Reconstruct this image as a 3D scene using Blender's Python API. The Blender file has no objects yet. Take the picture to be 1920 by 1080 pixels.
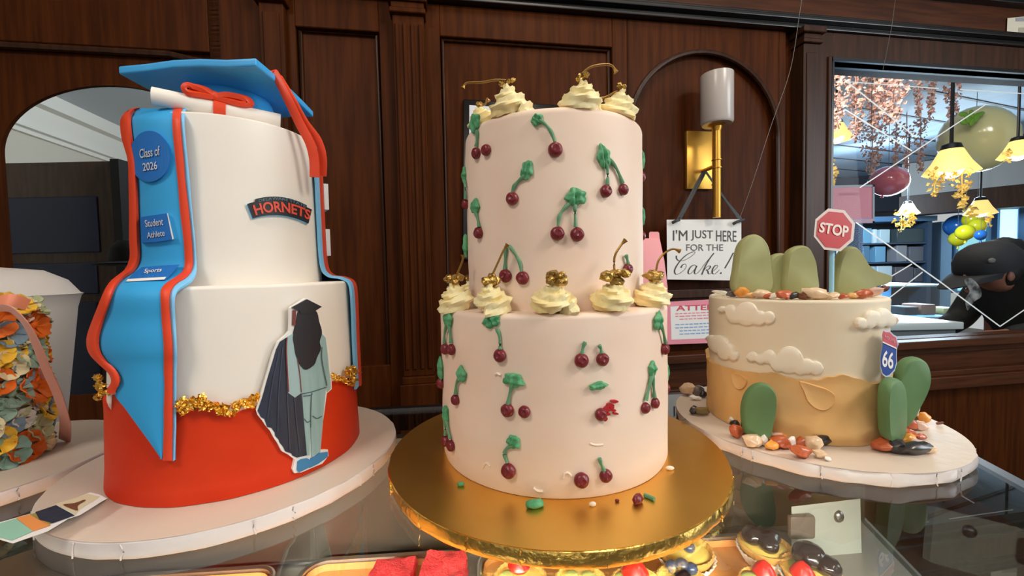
import bpy, bmesh, math, random
from mathutils import Vector, Matrix, noise
random.seed(7)
PI = math.pi
scene = bpy.context.scene
COL = scene.collection
# ------------------------------------------------------------------ camera
F = 765.87; PITCH = math.radians(2.4417); ROLL = math.radians(-1.2038); H = 0.16573
cp, sp, cr, sr = math.cos(PITCH), math.sin(PITCH), math.cos(ROLL), math.sin(ROLL)
cam_d = bpy.data.cameras.new('camera'); cam = bpy.data.objects.new('camera', cam_d); COL.objects.link(cam)
cam_d.sensor_fit = 'HORIZONTAL'; cam_d.sensor_width = 36.0; cam_d.lens = F / 1920 * 36
cam_d.clip_start = 0.01; cam_d.clip_end = 100
R_ = (cr, sp * sr, cp * sr); U_ = (-sr, sp * cr, cp * cr); B_ = (0, -cp, sp)
cam.matrix_world = Matrix(((R_[0], U_[0], B_[0], 0), (R_[1], U_[1], B_[1], 0), (R_[2], U_[2], B_[2], H), (0, 0, 0, 1)))
scene.camera = cam
# ------------------------------------------------------------------ world and light
vs = scene.view_settings
scene.display_settings.display_device = 'sRGB'
vs.view_transform = 'Standard'; vs.look = 'None'; vs.gamma = 1.0; vs.use_curve_mapping = False
vs.exposure = 0.0
world = bpy.data.worlds.new('daylight'); scene.world = world; world.use_nodes = True
bg = world.node_tree.nodes['Background']
bg.inputs[0].default_value = (1.0, 0.97, 0.93, 1); bg.inputs[1].default_value = 0.55

def area(name, loc, aim, size, power, color):
    d = bpy.data.lights.new(name, 'AREA'); d.shape = 'SQUARE'; d.size = size; d.energy = power; d.color = color
    o = bpy.data.objects.new(name, d); COL.objects.link(o); o.location = loc
    o.rotation_euler = (Vector(aim) - Vector(loc)).to_track_quat('-Z', 'Y').to_euler()
    return o
ROOM_LIGHTS = [((1.45, -0.45, 1.52), (0.0, 0.4, 0.05), 0.55, 27, (1.0, 0.92, 0.80)),
         ((-0.75, -0.75, 1.52), (-0.25, 0.4, 0.1), 0.55, 18, (1.0, 0.92, 0.82)),
         ((2.9, -0.2, 0.75), (0.1, 0.4, 0.1), 1.1, 34, (0.86, 0.94, 1.0)),  # cool daylight of an unseen window on the right; the window is not modelled
         ((0.3, 0.55, 1.56), (0.2, 0.75, 0.0), 0.5, 7, (1.0, 0.88, 0.72))]
for i, (l, a, s, p, c) in enumerate(ROOM_LIGHTS):
    area('ceiling_or_window_light', l, a, s, p, c)

# ------------------------------------------------------------------ pixel geometry (the measured sight lines)
def ray(px, py):
    x = (px - 960) / F; y = -(py - 540) / F
    x, y = cr * x - sr * y, sr * x + cr * y
    return Vector((x, cp + sp * y, -sp + cp * y))
CAM = Vector((0, 0, H))
def at_y(px, py, Y):
    d = ray(px, py); return d * (Y / d.y) + CAM
def at_z(px, py, z=0.0):
    d = ray(px, py); return d * ((z - H) / d.z) + CAM
W0 = 1.25; WA = math.radians(8.9); WS = math.tan(WA); WC = math.cos(WA); WN = math.sin(WA)
def WP(u, z, w=0.0):                      # point on the panelled wall: along, up, out towards the room
    return Vector((u * WC + w * WN, W0 + u * WN - w * WC, z))
def wuz(px, py, w=0.0):
    d = ray(px, py); o = W0 - w / WC
    p = d * (o / (d.y - WS * d.x)) + CAM
    q = p - Vector((w * WN, W0 - w * WC, 0))
    return (q.x * WC + q.y * WN, p.z)
def wall_surf(w):
    def f(px, py, off=0.0):
        u, z = wuz(px, py, w + off); return WP(u, z, w + off)
    return f
def cyl_hit(px, py, cx, cy, r):
    d = ray(px, py); a = d.x ** 2 + d.y ** 2; b = -2 * (d.x * cx + d.y * cy); c = cx * cx + cy * cy - r * r
    D = b * b - 4 * a * c
    t = (-b - math.sqrt(max(D, 0))) / (2 * a)
    return d * t + CAM
def cyl_surf(cx, cy, r):
    def f(px, py, off=0.0):
        p = cyl_hit(px, py, cx, cy, r)
        n = Vector((p.x - cx, p.y - cy, 0)); n.normalize()
        return p + n * off
    return f
def z_surf(z):
    return lambda px, py, off=0.0: at_z(px, py, z + off)
def y_surf(Y):
    return lambda px, py, off=0.0: at_y(px, py, Y - off)

# ------------------------------------------------------------------ materials
def lin(c):
    return tuple((v / 255 / 12.92 if v / 255 <= 0.04045 else ((v / 255 + 0.055) / 1.055) ** 2.4) for v in c) + (1,)
MATS = {}
def mat(name, col, rough=0.5, metal=0.0, var=0.0, col2=None, scale=20, bump=0.0, bscale=60, stretch=(1, 1, 1), emit=0, trans=0.0, sss=0.0, coat=0.0, spec=0.5):
    if name in MATS: return MATS[name]
    m = bpy.data.materials.new(name); m.use_nodes = True; nt = m.node_tree; N = nt.nodes; L = nt.links
    b = N['Principled BSDF']; b.inputs['Base Color'].default_value = lin(col)
    b.inputs['Roughness'].default_value = rough; b.inputs['Metallic'].default_value = metal
    b.inputs['Specular IOR Level'].default_value = spec
    if coat: b.inputs['Coat Weight'].default_value = coat; b.inputs['Coat Roughness'].default_value = 0.15
    if trans: b.inputs['Transmission Weight'].default_value = trans
    if sss:
        b.inputs['Subsurface Weight'].default_value = sss; b.inputs['Subsurface Radius'].default_value = (0.006, 0.004, 0.003)
    if emit:
        b.inputs['Emission Color'].default_value = lin(col); b.inputs['Emission Strength'].default_value = emit
    if col2 is not None or bump:
        tc = N.new('ShaderNodeTexCoord'); mp = N.new('ShaderNodeMapping'); mp.inputs['Scale'].default_value = stretch
        L.new(tc.outputs['Object'], mp.inputs['Vector'])
    if col2 is not None:
        n = N.new('ShaderNodeTexNoise'); n.inputs['Scale'].default_value = scale; n.inputs['Detail'].default_value = 5
        L.new(mp.outputs[0], n.inputs['Vector'])
        r = N.new('ShaderNodeValToRGB'); r.color_ramp.elements[0].position = 0.36; r.color_ramp.elements[1].position = 0.64
        r.color_ramp.elements[0].color = lin(col); r.color_ramp.elements[1].color = lin(col2)
        L.new(n.outputs[0], r.inputs[0]); L.new(r.outputs[0], b.inputs['Base Color'])
    if bump:
        n2 = N.new('ShaderNodeTexNoise'); n2.inputs['Scale'].default_value = bscale; n2.inputs['Detail'].default_value = 3
        L.new(mp.outputs[0], n2.inputs['Vector'])
        bp = N.new('ShaderNodeBump'); bp.inputs['Strength'].default_value = bump; bp.inputs['Distance'].default_value = 0.002
        L.new(n2.outputs[0], bp.inputs['Height']); L.new(bp.outputs[0], b.inputs['Normal'])
    MATS[name] = m
    return m
def glass_mat(name, tint, ior=1.45, rough=0.0, milky=0.0):
    m = bpy.data.materials.new(name); m.use_nodes = True; nt = m.node_tree; N = nt.nodes; L = nt.links
    for n in list(N): N.remove(n)
    out = N.new('ShaderNodeOutputMaterial'); mix = N.new('ShaderNodeMixShader')
    t = N.new('ShaderNodeBsdfTransparent'); t.inputs[0].default_value = tint
    g = N.new('ShaderNodeBsdfGlossy'); g.inputs['Roughness'].default_value = rough; g.inputs[0].default_value = (1, 1, 1, 1)
    fr = N.new('ShaderNodeFresnel'); fr.inputs[0].default_value = ior
    ge = N.new('ShaderNodeNewGeometry'); mu = N.new('ShaderNodeMath'); mu.operation = 'MULTIPLY'; sb = N.new('ShaderNodeMath'); sb.operation = 'SUBTRACT'; sb.inputs[0].default_value = 1.0
    L.new(ge.outputs['Backfacing'], sb.inputs[1]); L.new(fr.outputs[0], mu.inputs[0]); L.new(sb.outputs[0], mu.inputs[1])
    L.new(mu.outputs[0], mix.inputs[0]); L.new(t.outputs[0], mix.inputs[1]); L.new(g.outputs[0], mix.inputs[2])
    L.new(mix.outputs[0], out.inputs[0])
    MATS[name] = m
    return m
WOOD = mat('mahogany', (56, 26, 8), 0.45, col2=(74, 36, 12), scale=5, stretch=(14, 14, 0.9), bump=0.1, bscale=30, spec=0.06)
WOODD = mat('mahogany_dark', (46, 26, 15), 0.4, col2=(62, 36, 22), scale=5, stretch=(14, 14, 0.9), bump=0.1, bscale=30, spec=0.2)
WOODH = mat('mahogany_rail', (56, 28, 13), 0.4, col2=(76, 40, 20), scale=5, stretch=(1, 1, 14), bump=0.1, bscale=30, spec=0.2)
EBON = mat('ebonised_moulding', (17, 15, 16), 0.3)
GOLDBOARD = mat('gold_foil', (240, 196, 104), 0.38, 1.0, col2=(228, 178, 86), scale=9, bump=0.25, bscale=14)
GOLDRIM = mat('gold_foil_rim', (240, 198, 104), 0.24, 1.0, bump=0.5, bscale=120)
GOLDLEAF = mat('gold_leaf', (244, 196, 92), 0.32, 1.0, bump=0.4, bscale=400)
GOLDNUG = mat('gold_dust', (184, 150, 84), 0.3, 1.0, bump=0.4, bscale=600)
GOLDSTEM = mat('gold_painted_stem', (150, 112, 50), 0.4, 0.6)
BRASS = mat('brass', (202, 152, 66), 0.38, 0.85)
STEEL = mat('brushed_steel', (150, 150, 152), 0.35, 1.0)
DARKMETAL = mat('dark_metal', (40, 40, 44), 0.35, 0.6)
WBOARD = mat('white_foil_board', (216, 200, 184), 0.42, bump=0.18, bscale=80)
WBOARD2 = mat('white_foil_rim', (214, 206, 204), 0.3, bump=0.3, bscale=60)
PINKICE = mat('pink_buttercream', (242, 213, 192), 0.55, col2=(245, 221, 202), scale=14, bump=0.14, bscale=45, sss=0.12)
WHITEFON = mat('white_fondant', (239, 232, 222), 0.5, bump=0.05, bscale=40, sss=0.08)
REDICE = mat('red_icing', (206, 46, 10), 0.55, spec=0.25, col2=(214, 58, 18), scale=10, bump=0.08, bscale=40)
REDFON = mat('red_fondant', (226, 66, 26), 0.5)
BLUEFON = mat('blue_fondant', (56, 164, 224), 0.55, spec=0.25)
SKYFON = mat('sky_fondant', (126, 200, 246), 0.5)
DEEPBLUE = mat('deep_blue_fondant', (20, 108, 190), 0.5)
CAPBLUE = mat('cap_blue_fondant', (64, 170, 236), 0.42)
CHERRY = mat('cherry_icing', (110, 24, 34), 0.35, col2=(124, 30, 40), scale=60, bump=0.25, bscale=150)
STEMG = mat('green_icing_stem', (98, 150, 112), 0.5)
LEAFG = mat('green_icing_leaf', (66, 146, 98), 0.5, col2=(98, 172, 122), scale=120, bump=0.3, bscale=300)
CREAM = mat('yellow_buttercream', (247, 224, 156), 0.5, col2=(250, 236, 186), scale=40, bump=0.15, bscale=200, sss=0.15)
CREAMICE = mat('cream_icing', (226, 212, 186), 0.6, bump=0.06, bscale=50)
CLOUD = mat('cloud_icing', (236, 226, 206), 0.6)
SAND = mat('sand_icing', (222, 174, 108), 0.65, col2=(228, 186, 126), scale=18, bump=0.3, bscale=40)
CACT = mat('green_cactus_fondant', (86, 122, 78), 0.6, col2=(98, 134, 86), scale=20)
CACTP = mat('olive_cactus_fondant', (162, 164, 114), 0.6, col2=(152, 154, 104), scale=24)
WHITEP = mat('white_print', (240, 238, 234), 0.5)
BLACKP = mat('black_print', (26, 26, 30), 0.5)
GREYP = mat('grey_print', (150, 150, 156), 0.5)
SILVERP = mat('silver_print', (206, 210, 222), 0.45)
REDP = mat('red_print', (200, 30, 30), 0.45)
NAVYP = mat('navy_print', (34, 40, 58), 0.5, col2=(44, 52, 72), scale=30, stretch=(6, 6, 0.5))
HAIRP = mat('hair_print', (30, 28, 36), 0.5)
SUITP = mat('suit_print', (142, 176, 178), 0.5, col2=(160, 192, 194), scale=40, stretch=(4, 4, 0.6))
SUITD = mat('suit_line_print', (66, 92, 96), 0.5)
SHOEP = mat('shoe_print', (58, 128, 178), 0.5)
MAROONP = mat('maroon_print', (120, 50, 46), 0.5)
PINKP = mat('pink_paper', (236, 150, 160), 0.5)
PAPER = mat('paper', (226, 228, 228), 0.6)
INKRED = mat('red_ink', (206, 70, 90), 0.5)
INKBLUE = mat('blue_ink', (120, 160, 210), 0.5)
INKPINK = mat('pink_ink', (226, 130, 144), 0.5)
RIBBON = mat('black_ribbon', (14, 14, 16), 0.5)
GLASST = glass_mat('case_glass', (0.86, 0.89, 0.88, 1), 1.6)
PANE = glass_mat('mirror_pane', (0.95, 0.98, 1.0, 1), 1.12)
OPAL = mat('opal_glass', (184, 176, 172), 0.25)

# ------------------------------------------------------------------ object helpers
def wloc(o):
    v = Vector((0, 0, 0))
    while o is not None: v += Vector(o.location); o = o.parent
    return v
def tag(o, label=None, cat=None, group=None, kind=None):
    if label: o['label'] = label
    if cat: o['category'] = cat
    if group: o['group'] = group
    if kind: o['kind'] = kind
    return o
def thing(name, label, cat, loc=(0, 0, 0), group=None):
    o = bpy.data.objects.new(name, None); COL.objects.link(o); o.location = loc; o.empty_display_size = 0.02
    return tag(o, label, cat, group)
def obj(name, bm, m, parent=None, smooth=True, label=None, kind=None):
    if parent is not None:
        off = wloc(parent)
    else:
        zs = [v.co for v in bm.verts]
        off = Vector(((min(v.x for v in zs) + max(v.x for v in zs)) / 2, (min(v.y for v in zs) + max(v.y for v in zs)) / 2, min(v.z for v in zs)))
    bmesh.ops.translate(bm, vec=-off, verts=bm.verts)
    bmesh.ops.recalc_face_normals(bm, faces=bm.faces)
    me = bpy.data.meshes.new(name); bm.to_mesh(me); bm.free()
    if smooth:
        for p in me.polygons: p.use_smooth = True
        try: me.set_sharp_from_angle(angle=math.radians(42))
        except Exception: pass
    for mm in (m if isinstance(m, (list, tuple)) else [m]): me.materials.append(mm)
    o = bpy.data.objects.new(name, me); COL.objects.link(o)
    if parent is not None: o.parent = parent
    else: o.location = off
    if label: o['label'] = label
    if kind: o['kind'] = kind
    return o
def solo(name, bm, m, label, cat, group=None, smooth=True):
    return tag(obj(name, bm, m, None, smooth), label, cat, group)
def struct(name, bm, m, smooth=False):
    return tag(obj(name, bm, m, None, smooth), kind='structure')
def NB(): return bmesh.new()
def quadbox(bm, c8):
    v = [bm.verts.new(p) for p in c8]
    for f in ((0, 1, 2, 3), (7, 6, 5, 4), (0, 4, 5, 1), (1, 5, 6, 2), (2, 6, 7, 3), (3, 7, 4, 0)):
        bm.faces.new([v[i] for i in f])
    return v
def box(bm, x0, x1, y0, y1, z0, z1):
    return quadbox(bm, [(x0, y0, z0), (x1, y0, z0), (x1, y1, z0), (x0, y1, z0), (x0, y0, z1), (x1, y0, z1), (x1, y1, z1), (x0, y1, z1)])
def wbox(bm, u0, u1, z0, z1, w0, w1):
    return quadbox(bm, [WP(u0, z0, w0), WP(u1, z0, w0), WP(u1, z0, w1), WP(u0, z0, w1), WP(u0, z1, w0), WP(u1, z1, w0), WP(u1, z1, w1), WP(u0, z1, w1)])
def bevel(bm, w, seg=2):
    bmesh.ops.recalc_face_normals(bm, faces=bm.faces)
    bmesh.ops.bevel(bm, geom=list(bm.edges), offset=w, segments=seg, affect='EDGES', profile=0.5)
    return bm
def tube(bm, pts, rad, n=8, flat=1.0, up=Vector((0, 0, 1)), cap=True):
    pts = [Vector(p) for p in pts]; rings = []
    for i, p in enumerate(pts):
        t = (pts[min(i + 1, len(pts) - 1)] - pts[max(i - 1, 0)])
        if t.length < 1e-9: t = Vector((0, 0, 1))
        t.normalize(); a = t.cross(up)
        if a.length < 1e-3: a = t.cross(Vector((0, 1, 0)))
        a.normalize(); b = a.cross(t)
        r = rad[i] if isinstance(rad, (list, tuple)) else rad
        rings.append([bm.verts.new(p + a * (math.cos(2 * PI * k / n) * r) + b * (math.sin(2 * PI * k / n) * r * flat)) for k in range(n)])
    for i in range(len(rings) - 1):
        for k in range(n): bm.faces.new((rings[i][k], rings[i][(k + 1) % n], rings[i + 1][(k + 1) % n], rings[i + 1][k]))
    if cap:
        bm.faces.new(rings[0][::-1]); bm.faces.new(rings[-1])
def lathe(bm, prof, cx, cy, n=64, fn=None):
    rings = []
    for (r, z) in prof:
        if r < 1e-6: rings.append([bm.verts.new((cx, cy, z))]); continue
        ring = []
        for k in range(n):
            a = 2 * PI * k / n; rr, zz = (r, z) if fn is None else fn(r, z, a)
            ring.append(bm.verts.new((cx + rr * math.cos(a), cy + rr * math.sin(a), zz)))
        rings.append(ring)
    for i in range(len(rings) - 1):
        A, B = rings[i], rings[i + 1]
        for k in range(n):
            if len(A) == 1 and len(B) == 1: break
            if len(A) == 1: bm.faces.new((A[0], B[k], B[(k + 1) % n]))
            elif len(B) == 1: bm.faces.new((A[k], A[(k + 1) % n], B[0]))
            else: bm.faces.new((A[k], A[(k + 1) % n], B[(k + 1) % n], B[k]))
def catmull(pts, n=6, closed=False):
    P = [Vector(p) if len(p) == 3 else Vector((p[0], p[1], 0)) for p in pts]; out = []; m = len(P)
    for i in range(m if closed else m - 1):
        if closed: p0, p1, p2, p3 = P[(i - 1) % m], P[i], P[(i + 1) % m], P[(i + 2) % m]
        else: p0, p1, p2, p3 = P[max(i - 1, 0)], P[i], P[i + 1], P[min(i + 2, m - 1)]
        for k in range(n):
            t = k / n
            out.append(0.5 * ((2 * p1) + (p2 - p0) * t + (2 * p0 - 5 * p1 + 4 * p2 - p3) * t * t + (3 * p1 - p0 - 3 * p2 + p3) * t ** 3))
    if not closed: out.append(P[-1])
    return out
def c2(pts, n=6, closed=True): return [(p.x, p.y) for p in catmull(pts, n, closed)]
def ball(bm, c, r, sx=1, sy=1, sz=1, rot=None, sub=2, amp=0.0, nf=60, seed=0.0):
    g = bmesh.ops.create_icosphere(bm, subdivisions=sub, radius=1.0)
    M = (rot or Matrix.Identity(3))
    for v in g['verts']:
        d = v.co.copy(); k = 1.0
        if amp: k += amp * noise.noise(d * nf + Vector((seed, seed * 1.7, seed * 0.3)))
        v.co = M @ Vector((d.x * sx * r * k, d.y * sy * r * k, d.z * sz * r * k)) + Vector(c)
    return g['verts']
def slab(bm, poly, surf, off_f, off_b, step=None):
    """a sheet with the outline poly (sight-line coordinates) laid on a surface, front at off_f, back at off_b"""
    t = bmesh.new()
    try: t.faces.new([t.verts.new((p[0], p[1], 0)) for p in poly])
    except ValueError: t.free(); return
    if step:
        x0 = min(p[0] for p in poly); x1 = max(p[0] for p in poly); x = x0 + step
        while x < x1 - step * 0.3:
            bmesh.ops.bisect_plane(t, geom=t.verts[:] + t.edges[:] + t.faces[:], plane_co=(x, 0, 0), plane_no=(1, 0, 0)); x += step
    t.verts.index_update()
    fr = [bm.verts.new(surf(v.co.x, v.co.y, off_f)) for v in t.verts]
    bk = [bm.verts.new(surf(v.co.x, v.co.y, off_b)) for v in t.verts]
    for f in t.faces:
        ids = [v.index for v in f.verts]
        bm.faces.new([fr[i] for i in ids]); bm.faces.new([bk[i] for i in ids][::-1])
    for e in t.edges:
        if len(e.link_faces) == 1:
            a, b = e.verts[0].index, e.verts[1].index
            bm.faces.new((fr[a], fr[b], bk[b], bk[a]))
    t.free()
def sheet(name, polys, surf, of, ob, m, parent, step=None, label=None):
    bm = NB()
    if not isinstance(polys[0][0], (tuple, list)): polys = [polys]
    for p in polys: slab(bm, p, surf, of, ob, step)
    return obj(name, bm, m, parent, smooth=False, label=label)
def text_mesh(s, shear=0.0, bold=0.0):
    cu = bpy.data.curves.new('t', 'FONT'); cu.body = s; cu.size = 1; cu.shear = shear; cu.offset = bold; cu.resolution_u = 4
    o = bpy.data.objects.new('t', cu); COL.objects.link(o)
    dg = bpy.context.evaluated_depsgraph_get(); dg.update()
    me = bpy.data.meshes.new_from_object(o.evaluated_get(dg))
    V = [(v.co.x, v.co.y) for v in me.vertices]; Fs = [tuple(p.vertices) for p in me.polygons]
    bpy.data.objects.remove(o); bpy.data.curves.remove(cu); bpy.data.meshes.remove(me)
    x0 = min(v[0] for v in V); x1 = max(v[0] for v in V); y0 = min(v[1] for v in V); y1 = max(v[1] for v in V)
    return [((v[0] - x0) / (x1 - x0), (v[1] - y0) / (y1 - y0)) for v in V], Fs
def lettering(bm, s, mapf, surf, off, th=0.0006, shear=0.0, bold=0.0):
    """mapf(u, v) gives the sight-line position of a point of the text box, surf lays it on the surface"""
    V, Fs = text_mesh(s, shear, bold)
    fr = [bm.verts.new(surf(*mapf(u, v), off)) for u, v in V]
    bk = [bm.verts.new(surf(*mapf(u, v), off - th)) for u, v in V]
    from collections import Counter
    ec = Counter()
    for f in Fs:
        try: bm.faces.new([fr[i] for i in f])
        except ValueError: pass
        for i in range(len(f)): ec[frozenset((f[i], f[(i + 1) % len(f)]))] += 1
    for e, n in ec.items():
        if n == 1:
            a, b = tuple(e)
            try: bm.faces.new((fr[a], fr[b], bk[b], bk[a]))
            except ValueError: pass
def quadmap(p00, p10, p01, p11):
    def f(u, v):
        x = (1 - v) * ((1 - u) * p00[0] + u * p10[0]) + v * ((1 - u) * p01[0] + u * p11[0])
        y = (1 - v) * ((1 - u) * p00[1] + u * p10[1]) + v * ((1 - u) * p01[1] + u * p11[1])
        return (x, y)
    return f
def stroke(bm, pts, wid, surf, off, n=5):
    """pen stroke: a ribbon of varying width"""
    P = c2(pts, n, False); m = len(P); L = []; Rr = []
    for i, p in enumerate(P):
        a = P[max(i - 1, 0)]; b = P[min(i + 1, m - 1)]; tx, ty = b[0] - a[0], b[1] - a[1]; l = math.hypot(tx, ty) or 1
        tx /= l; ty /= l
        w = wid[0] + (wid[1] - wid[0]) * max(0.0, ty) ** 1.5
        L.append(bm.verts.new(surf(p[0] - ty * w, p[1] + tx * w, off))); Rr.append(bm.verts.new(surf(p[0] + ty * w, p[1] - tx * w, off)))
    for i in range(m - 1): bm.faces.new((L[i], L[i + 1], Rr[i + 1], Rr[i]))

# ================================================================== THE SETTING
FLOOR, CEIL = -1.15, 1.6
WALLP = mat('cream_plaster', (196, 184, 166), 0.7)
CEILM = mat('white_ceiling', (214, 212, 208), 0.8)
FLOORM = mat('dark_floor', (70, 54, 44), 0.45, col2=(90, 70, 56), scale=4)
bm = NB(); box(bm, -3.2, 3.6, -3.2, 2.1, FLOOR - 0.05, FLOOR); struct('floor', bm, FLOORM)
bm = NB(); box(bm, -3.2, 3.6, -3.2, 1.83, CEIL, CEIL + 0.05); struct('ceiling', bm, CEILM)
bm = NB(); box(bm, -3.25, -3.2, -3.2, 0.72, FLOOR, CEIL); struct('wall_left', bm, WALLP)
bm = NB(); box(bm, 3.6, 3.65, -3.2, 1.78, FLOOR, CEIL); struct('wall_right', bm, WALLP)
def arch_block(bm, u0, u1, uc, hu, zs, rise, ztop, w0, w1, n=40):
    """wall block from zs to ztop with an arched opening cut in its lower edge"""
    rows = []
    for k in range(n + 1):
        a = PI - PI * k / n; u, z = uc + hu * math.cos(a), zs + rise * math.sin(a)
        uo = u0 if k == 0 else (u1 if k == n else u)
        rows.append([bm.verts.new(WP(u, z, w1)), bm.verts.new(WP(uo, ztop, w1)), bm.verts.new(WP(u, z, w0)), bm.verts.new(WP(uo, ztop, w0))])
    for a, b in zip(rows[:-1], rows[1:]):
        bm.faces.new((a[0], b[0], b[1], a[1])); bm.faces.new((a[2], a[3], b[3], b[2]))
        bm.faces.new((a[0], a[2], b[2], b[0])); bm.faces.new((a[1], b[1], b[3], a[3]))
    if u0 < uc - hu - 1e-4:
        wbox(bm, u0, uc - hu, zs, ztop, w0, w1)
    if u1 > uc + hu + 1e-4:
        wbox(bm, uc + hu, u1, zs, ztop, w0, w1)
AU, AH, AZ, AR = -1.04, 0.262, 0.487, 0.183       # left arch: centre, half width, spring height, rise
MZ0, MZ1, MU0, MU1 = -0.112, 0.836, 1.088, 2.9
bm = NB()
wbox(bm, -3.25, AU - AH, FLOOR, CEIL, -0.010, 0); wbox(bm, AU - AH, AU + AH, FLOOR, -0.14, -0.010, 0)
arch_block(bm, AU - AH, AU + AH, AU, AH, AZ, AR, CEIL, -0.010, 0)
wbox(bm, AU + AH, MU0, FLOOR, CEIL, -0.05, 0); wbox(bm, MU0, MU1, FLOOR, MZ0, -0.05, 0); wbox(bm, MU0, MU1, MZ1, CEIL, -0.05, 0)
wbox(bm, MU1, 3.64, FLOOR, CEIL, -0.05, 0)
wallb = struct('wall_back', bm, WOOD)
# stiles and rails
T = 0.02
bm = NB()
for u0, u1, z0, z1, w in ((-0.80, -0.585, -0.3, 0.93, T), (-0.365, -0.197, -0.3, 0.93, T), (-0.585, -0.365, 0.842, 0.93, T), (-0.585, -0.365, -0.3, -0.1, T),
                          (-0.197, 0.323, 0.842, 0.93, T), (-0.197, 0.323, -0.3, -0.1, T), (0.323, 0.372, -0.3, 0.93, T), (0.90, 0.925, -0.3, 0.93, T), (0.372, 0.90, -0.3, -0.108, T),
                          (-0.80, -0.77, 0.3, 0.93, T), (-3.25, -0.80, 0.76, 0.93, T), (-3.25, AU - AH, 0.72, 0.76, 0.008)):
    wbox(bm, u0, u1, z0, z1, 0, w)
arch_block(bm, 0.372, 0.90, 0.636, 0.262, 0.585, 0.262, 0.93, 0, T)
struct('trim_1', bevel(bm, 0.002, 1), WOOD)
# fluted column with capital and plinth
bm = NB()
wbox(bm, -0.325, -0.24, -0.13, 0.875, T, 0.05)
for k in range(4): wbox(bm, -0.318 + k * 0.021, -0.318 + k * 0.021 + 0.010, -0.11, 0.85, 0.05, 0.056)
for z0, z1, e in ((0.875, 0.888, 0.006), (0.888, 0.905, 0.002), (0.905, 0.93, 0.010), (-0.15, -0.13, 0.004), (-0.24, -0.15, 0.010), (-0.30, -0.24, 0.012)):
    wbox(bm, -0.325 - e, -0.24 + e, z0, z1, T, 0.058 + e)
struct('trim_2', bevel(bm, 0.002, 1), WOOD)
bm = NB()
wbox(bm, -0.665, -0.605, -0.13, 0.885, T, 0.045); wbox(bm, -0.655, -0.615, -0.1, 0.86, 0.045, 0.05); wbox(bm, -0.675, -0.595, 0.885, 0.93, T, 0.06); wbox(bm, -0.675, -0.595, -0.3, -0.13, T, 0.055)
struct('trim_3', bevel(bm, 0.002, 1), WOOD)
# pilaster beside the mirror and the mirror frame
bm = NB()
wbox(bm, 0.963, 1.022, -0.1, 0.88, 0, 0.05); wbox(bm, 0.972, 1.012, -0.05, 0.85, 0.05, 0.054)
for z0, z1, e in ((0.88, 0.893, 0.006), (0.893, 0.91, 0.002), (0.91, 0.93, 0.012)): wbox(bm, 0.963 - e, 1.022 + e, z0, z1, 0, 0.052 + e)
wbox(bm, 1.022, MU0, -0.108, 0.93, 0, 0.035); wbox(bm, MU0, 3.3, MZ1, 0.93, 0, 0.035); wbox(bm, 1.066, 1.078, -0.1, 0.85, 0.035, 0.042)
struct('trim_4', bevel(bm, 0.002, 1), WOODD)
bm = NB()
wbox(bm, MU0 - 0.008, MU0, MZ0, MZ1, -0.01, 0.04); wbox(bm, MU0 - 0.008, 3.3, MZ1, MZ1 + 0.012, -0.01, 0.042)
struct('trim_5', bm, EBON)
# entablature
bm = NB()
for z0, z1, w in ((0.930, 0.940, 0.045), (0.940, 0.952, 0.036), (0.952, 0.964, 0.055), (0.964, 0.975, 0.047)): wbox(bm, -3.2, 3.6, z0, z1, 0, w)
struct('trim_6', bevel(bm, 0.0025, 2), EBON)
bm = NB(); wbox(bm, -3.2, 3.6, 0.975, 1.073, 0, 0.022); struct('trim_7', bm, WOODH)
bm = NB()
for z0, z1, w in ((1.073, 1.086, 0.05), (1.086, 1.10, 0.07), (1.10, 1.15, 0.10)): wbox(bm, -3.2, 3.6, z0, z1, 0, w)
struct('trim_8', bevel(bm, 0.0025, 2), EBON)
# ledge below the mirror, small ledge under the hanging sign
bm = NB()
for z0, z1, w in ((-0.137, -0.110, 0.065), (-0.165, -0.137, 0.03), (-0.225, -0.165, 0.022), (-0.245, -0.225, 0.042), (-0.290, -0.245, 0.055)): wbox(bm, 0.30, 3.4, z0, z1, T, w)
struct('trim_9', bevel(bm, 0.003, 2), WOODH)
bm = NB(); wbox(bm, 0.374, 0.95, 0.066, 0.094, 0, 0.04); wbox(bm, 0.374, 0.95, 0.05, 0.066, 0, 0.025); struct('trim_10', bevel(bm, 0.003, 2), WOODD)
# beads round the panels and arches
def bead(name, pts, r, m=WOODD):
    bm = NB(); tube(bm, [WP(u, z, w) for u, z, w in pts], r, 8); return struct(name, bm, m, True)
bead('trim_11', [(-0.192, -0.1, 0.006), (-0.192, 0.837, 0.006), (0.318, 0.837, 0.006), (0.318, -0.1, 0.006)], 0.006)
bead('trim_12', [(-0.578, -0.1, 0.006), (-0.578, 0.836, 0.006), (-0.372, 0.836, 0.006), (-0.372, -0.1, 0.006)], 0.006)
bead('trim_13', [(0.374, -0.1, T)] + [(0.636 + 0.262 * math.cos(PI - PI * k / 40), 0.585 + 0.262 * math.sin(PI * k / 40), T) for k in range(41)] + [(0.898, -0.1, T)], 0.008)
bead('trim_14', [(-3.2, 0.752, 0.012), (-0.9, 0.752, 0.012), (-0.815, 0.735, 0.012), (-0.79, 0.68, 0.012), (-0.79, -0.1, 0.012)], 0.009)
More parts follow.
